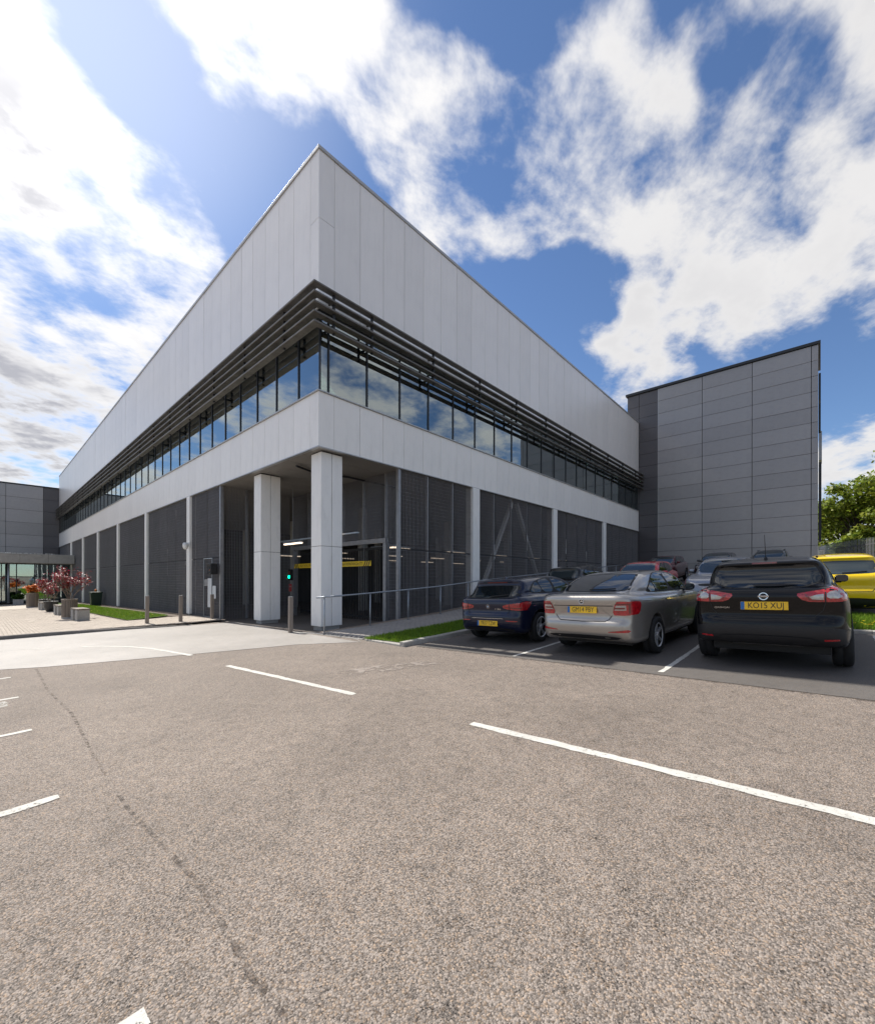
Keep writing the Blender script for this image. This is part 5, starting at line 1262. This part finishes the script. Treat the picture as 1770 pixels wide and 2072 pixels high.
# ---------------- black crossover
c = Car('parked_car', 'black crossover nearest the camera, rear plate KO15 XUJ', SP_SUV, gz(1.27, -10.51), 0, 'paint_black', .024)
c.wheels(5, 'twin', tw=.215)
c.patch('window_trim', 'matt_black', [('R', [(.70, 1.22), (.98, 1.42), (1.5, 1.50), (2.05, 1.492), (2.45, 1.39), (2.95, 1.12), (2.8, 1.075), (1.8, 1.11), (.95, 1.15)])], .002, mirror=True)
for P in ([(.76, 1.22), (.98, 1.385), (1.10, 1.405), (1.17, 1.155), (.96, 1.165)], [(1.14, 1.41), (1.5, 1.475), (1.72, 1.482), (1.77, 1.125), (1.21, 1.15)], [(1.80, 1.48), (2.05, 1.465), (2.42, 1.37), (2.86, 1.12), (2.76, 1.09), (1.84, 1.12)]): c.patch('side_window', 'car_glass', [('R', P)], .005, mirror=True)
c.patch('rear_window_trim', 'matt_black', [('r', [(-.40, 1.118), (-.60, 1.19), (-.625, 1.24), (-.57, 1.40), (-.52, 1.452), (0, 1.47), (.52, 1.452), (.57, 1.40), (.625, 1.24), (.60, 1.19), (.40, 1.118), (0, 1.108)])], .002)
c.patch('rear_window', 'car_glass', [('r', [(-.38, 1.13), (-.57, 1.195), (-.60, 1.24), (-.55, 1.39), (-.51, 1.43), (0, 1.445), (.51, 1.43), (.55, 1.39), (.60, 1.24), (.57, 1.195), (.38, 1.13), (0, 1.12)])], .006)
c.patch('brake_light', 'lamp_red_dark', [('r', [(-.14, 1.458), (.14, 1.458), (.14, 1.476), (-.14, 1.476)])], .012, smooth_poly=0)
tl = c.patch('tail_light', 'lamp_red', [('r', [(-.33, 1.045), (-.42, .945), (-.62, .94), (-.83, .945), (-.86, 1.00), (-.84, 1.13), (-.78, 1.135), (-.62, 1.10), (-.45, 1.07)]), ('R', [(.10, .945), (.26, .955), (.50, 1.12), (.36, 1.145), (.12, 1.12)])], .005, .03, smooth_poly=1, mirror=True)
c.patch('lamp_clear', 'lamp_clear', [('r', [(-.47, 1.005), (-.50, .975), (-.61, .97), (-.61, 1.045), (-.54, 1.032)])], .009, .03, tl, 0, mirror=True)
c.patch('lamp_clear', 'lamp_clear', [('r', [(-.64, .985), (-.77, .985), (-.80, 1.07), (-.78, 1.095), (-.64, 1.065)])], .009, .03, tl, 1, mirror=True)
c.patch('lamp_bar', 'lamp_red_dark', [('r', [(-.42, 1.045), (-.47, .962), (-.60, .955), (-.60, .962), (-.48, .97), (-.445, 1.035)])], .008, .03, tl, 0, mirror=True)
c.stroke('lamp_split', 'matt_black', 'r', [(-.626, .935), (-.626, 1.105)], .012, .010, tl, mirror=True)
for sg in (1, -1):
    c.stroke('hatch_seam', 'matt_black', 'r', [(sg*.40, .725), (sg*.52, .745), (sg*.60, .83), (sg*.626, .94)], .010, .0025); c.stroke('hatch_seam', 'matt_black', 'r', [(sg*.626, 1.10), (sg*.63, 1.25)], .008, .0025)
c.stroke('hatch_seam', 'matt_black', 'r', [(-.40, .725), (0, .715), (.40, .725)], .012, .0025)
c.stroke('hatch_crease', 'paint_black', 'r', [(-.30, .815), (0, .81), (.30, .815)], .022, .008)
c.patch('lower_bumper', 'cladding', [('r', [(-.87, .615), (-.85, .42), (-.70, .36), (0, .335), (.70, .36), (.85, .42), (.87, .615), (0, .625)])], .006)
c.patch('bumper_step', 'cladding', [('r', [(-.56, .425), (-.46, .485), (.46, .485), (.56, .425), (.40, .375), (-.40, .375)])], .022)
c.patch('skid_plate', 'galv', [('r', [(-.40, .335), (.40, .335), (.38, .355), (-.38, .355)])], .010, smooth_poly=0)
c.patch('reflector', 'lamp_red', [('r', [(-.60, .438), (-.74, .448), (-.74, .468), (-.60, .462)])], .010, mirror=True, smooth_poly=0)
for ax in (.86, 3.506):
    pts = [(ax+.425*math.cos(t), .345+.425*math.sin(t)) for t in np.linspace(-.25, math.pi+.25, 14)]
    c.stroke('arch_trim', 'cladding', 'R', pts, .05, .006, mirror=True)
c.patch('sill_trim', 'cladding', [('R', [(1.30, .30), (3.07, .30), (3.07, .42), (1.30, .42)])], .006, mirror=True, smooth_poly=0)
c.plate(0, .885, 'KO15 XUJ', push=.016)
b_ = c.disc('badge', 0, 1.015, .052, 'chrome', .008, inner=.040); h0, nr = c.at('r', 0, 1.015)
MB().rbox(h0.x-.014, h0.x-.008, -.060, .060, 1.003, 1.027, .002).build('badge_bar', 'chrome', b_); v, f = text_mesh('NISSAN', .026, .10); mk('badge_text', [(h0.x-.0155, -a, 1.0145+b) for a, b, cc in v], f, 'plate_ink', b_)
c.text('model_badge', 'QASHQAI', .485, .855, .034, .18)
c.patch('wiper_cover', 'matt_black', [('r', [(.12, 1.135), (-.10, 1.128), (-.36, 1.145), (-.36, 1.155), (-.1, 1.165), (.12, 1.16)])], .022)
c.antenna(.62, 0, .36); c.mirror(2.72, 1.13, 'paint_black', -1); c.mirror(2.72, 1.13, 'paint_black', 1)
for sg in (1, -1): MB().tube([c.at('t', x, sg*.555)[0]+Vector((0, 0, .03)) for x in (.75, 1.1, 1.6, 2.0)], .014, 6).build('roof_rail', 'matt_black', c.root)
for x in (1.45, 2.1): c.patch('door_handle', 'paint_black', [('R', [(x, .955), (x+.19, .95), (x+.19, .982), (x, .987)])], .022, .03, mirror=True)
for pts in ([(1.17, .62), (1.18, 1.14)], [(1.82, .42), (1.83, 1.11)], [(2.90, .42), (2.92, 1.05)]): c.stroke('door_seam', 'matt_black', 'R', pts, .007, .002, mirror=True)

# ---------------- cars of the rows behind
def front_kit(c, sp, kx, ky, kz, base, grille=True, plate=None, glass='car_glass_light'):
    hz = {'hatch': (.985, 1.335, .66, .52), 'suv': (1.085, 1.50, .67, .54)}[base]
    z0, z1, w0, w1 = hz[0]*kz, hz[1]*kz, hz[2]*ky, hz[3]*ky
    c.patch('windscreen', glass, [('f', [(-w0, z0+.02), (-w1-.03, z1-.05), (-w1, z1), (w1, z1), (w1+.03, z1-.05), (w0, z0+.02), (0, z0-.01)])], .004, .05)
    zl = z0-.25*kz
    hl = c.patch('headlight', 'lamp_clear', [('f', [(.42*ky, zl-.02), (.50*ky, zl-.09), (.74*ky, zl-.05), (.78*ky, zl+.05), (.60*ky, zl+.05)])], .005, .04, mirror=True)
    c.patch('lamp_inset', 'matt_black', [('f', [(.52*ky, zl-.05), (.66*ky, zl-.04), (.70*ky, zl+.02), (.56*ky, zl+.01)])], .007, .04, hl, mirror=True)
    c.patch('grille', 'matt_black', [('f', [(-.36*ky, zl-.07), (.36*ky, zl-.07), (.40*ky, zl+.0), (-.40*ky, zl+.0)])], .004, .05)
    c.patch('air_intake', 'matt_black', [('f', [(-.55*ky, .24*kz), (.55*ky, .24*kz), (.60*ky, .36*kz), (-.60*ky, .36*kz)])], .004, .05)
    c.plate(0, zl-.17, plate or 'LK56 RVE', front=True)
    h_, n_ = c.at('f', .1, z0+.03); 
    P = []
    for u in (.5*ky, .2*ky, -.15*ky):
        h_, n_ = c.at('f', u, z0+.035); P.append(h_+n_*.02)
    MB().tube(P, .012, 5).build('wiper', 'matt_black', c.root)
def side_kit(c, kx, kz, base):
    if base == 'hatch': T = [(.60, 1.08), (.86, 1.27), (1.3, 1.345), (1.8, 1.35), (2.22, 1.28), (2.75, 1.02), (2.62, .972), (1.6, 1.0), (.80, 1.035)]; W_ = ([(.66, 1.085), (.87, 1.245), (1.04, 1.285), (1.13, 1.05), (.82, 1.05)], [(1.07, 1.29), (1.35, 1.32), (1.60, 1.328), (1.64, 1.02), (1.16, 1.045)], [(1.70, 1.325), (1.85, 1.32), (2.2, 1.255), (2.66, 1.02), (2.58, .99), (1.73, 1.015)])
    else: T = [(.70, 1.22), (.98, 1.42), (1.5, 1.50), (2.05, 1.492), (2.45, 1.39), (2.95, 1.12), (2.8, 1.075), (1.8, 1.11), (.95, 1.15)]; W_ = ([(.76, 1.22), (.98, 1.385), (1.10, 1.405), (1.17, 1.155), (.96, 1.165)], [(1.14, 1.41), (1.5, 1.475), (1.72, 1.482), (1.77, 1.125), (1.21, 1.15)], [(1.80, 1.48), (2.05, 1.465), (2.42, 1.37), (2.86, 1.12), (2.76, 1.09), (1.84, 1.12)])
    c.patch('window_trim', 'matt_black', [('R', [(a*kx, b*kz) for a, b in T])], .003, .06, mirror=True)
    for P in W_: c.patch('side_window', 'car_glass', [('R', [(a*kx, b*kz) for a, b in P])], .007, .06, mirror=True)
    mx, mz = ((2.52, 1.0) if base == 'hatch' else (2.72, 1.13)); mt = c.body.data.materials[0]
    for sd_ in (-1, 1): c.mirror(mx*kx, mz*kz, mt, sd_)
def rear_kit(c, ky, kz, light='hook', plate=None):
    c.patch('rear_window', 'car_glass_light', [('r', [(-.58*ky, .985*kz), (-.62*ky, 1.03*kz), (-.56*ky, 1.22*kz), (-.53*ky, 1.25*kz), (0, 1.262*kz), (.53*ky, 1.25*kz), (.56*ky, 1.22*kz), (.62*ky, 1.03*kz), (.58*ky, .985*kz), (0, .965*kz)])], .004, .05)
    tl = c.patch('tail_light', 'lamp_red', [('r', [(-.60*ky, .72*kz), (-.58*ky, .86*kz), (-.70*ky, .98*kz), (-.84*ky, .97*kz), (-.86*ky, .74*kz)]), ('R', [(.08, .75*kz), (.26, .76*kz), (.36, .93*kz), (.26, .97*kz), (.10, .96*kz)])], .006, .04, mirror=True)
    c.patch('lamp_clear', 'lamp_clear', [('r', [(-.62*ky, .80*kz), (-.62*ky, .85*kz), (-.80*ky, .88*kz), (-.80*ky, .81*kz)])], .010, .04, tl, mirror=True)
    c.stroke('hatch_seam', 'matt_black', 'r', [(-.50*ky, .60*kz), (0, .59*kz), (.50*ky, .60*kz)], .012, .003)
    for sg in (1, -1): c.stroke('hatch_seam', 'matt_black', 'r', [(sg*.50*ky, .60*kz), (sg*.56*ky, .68*kz), (sg*.58*ky, .80*kz)], .012, .003)
    c.patch('lower_bumper', 'cladding', [('r', [(-.68*ky, .40*kz), (-.58*ky, .25*kz), (.58*ky, .25*kz), (.68*ky, .40*kz), (.5*ky, .46*kz), (-.5*ky, .46*kz)])], .005)
    c.wiper([(0, .985*kz), (-.2*ky, .995*kz), (-.42*ky, 1.01*kz)])
    if plate: c.plate(0, .72*kz, plate)
BR = .038
def bg(label, base, k, loc, face, paint, **kw):
    sp = scaled(SP_HATCH if base == 'hatch' else SP_SUV, *k)
    c = Car('parked_car', label, sp, gz(*loc), math.pi if face else 0, paint, BR); c.wheels(5, 'single', tw=.19); side_kit(c, k[0], k[2], base); return c
c = bg('black hatchback behind the navy car, facing away with a red tail light', 'hatch', (.94, .98, 1.04), (8.3, -4.0), False, 'paint_black2'); rear_kit(c, .98, 1.04); c.antenna(.75, 0, .35)
c = bg('bright red hatchback facing the camera behind the silver saloon', 'hatch', (.92, .955, 1.06), (10.9, -6.25), True, 'paint_red'); front_kit(c, None, .92, .955, 1.06, 'hatch', plate='DX09 HNV')
c = bg('light grey hatchback facing the camera between the silver and black cars', 'hatch', (.96, .98, 1.08), (11.0, -8.75), True, 'paint_lightgrey'); front_kit(c, None, .96, .98, 1.08, 'hatch', plate='LK56 RVE')
c = bg('yellow hatchback facing away to the right of the black crossover', 'hatch', (.90, .98, 1.075), (7.55, -11.45), False, 'paint_yellow'); rear_kit(c, .98, 1.075)
c = bg('maroon crossover facing the camera beside the dark cladding', 'suv', (1.0, .99, 1.0), (22.0, -4.25), True, 'paint_maroon'); front_kit(c, None, 1.0, .99, 1.0, 'suv', plate='MV64 OTK')
c = bg('dark grey crossover facing the camera in front of the grey block', 'suv', (.98, .98, 1.03), (22.4, -6.85), True, 'paint_grey'); front_kit(c, None, .98, .98, 1.03, 'suv', plate='YB13 LDZ')
c = bg('dark car with roof rails at the back, seen over the black crossover', 'suv', (.98, .97, 1.03), (22.4, -9.15), True, 'paint_black2'); front_kit(c, None, .98, .97, 1.03, 'suv', plate='FH62 WEC')
for sg in (1, -1): MB().tube([c.at('t', x, sg*.545)[0]+Vector((0, 0, .035)) for x in (.75, 1.1, 1.6, 2.0)], .02, 6).build('roof_rail', 'matt_black', c.root)
c = bg('bright blue hatchback cut off by the right edge of the picture', 'hatch', (.86, .95, 1.06), (15.0, -13.35), False, 'paint_blue'); rear_kit(c, .95, 1.06)
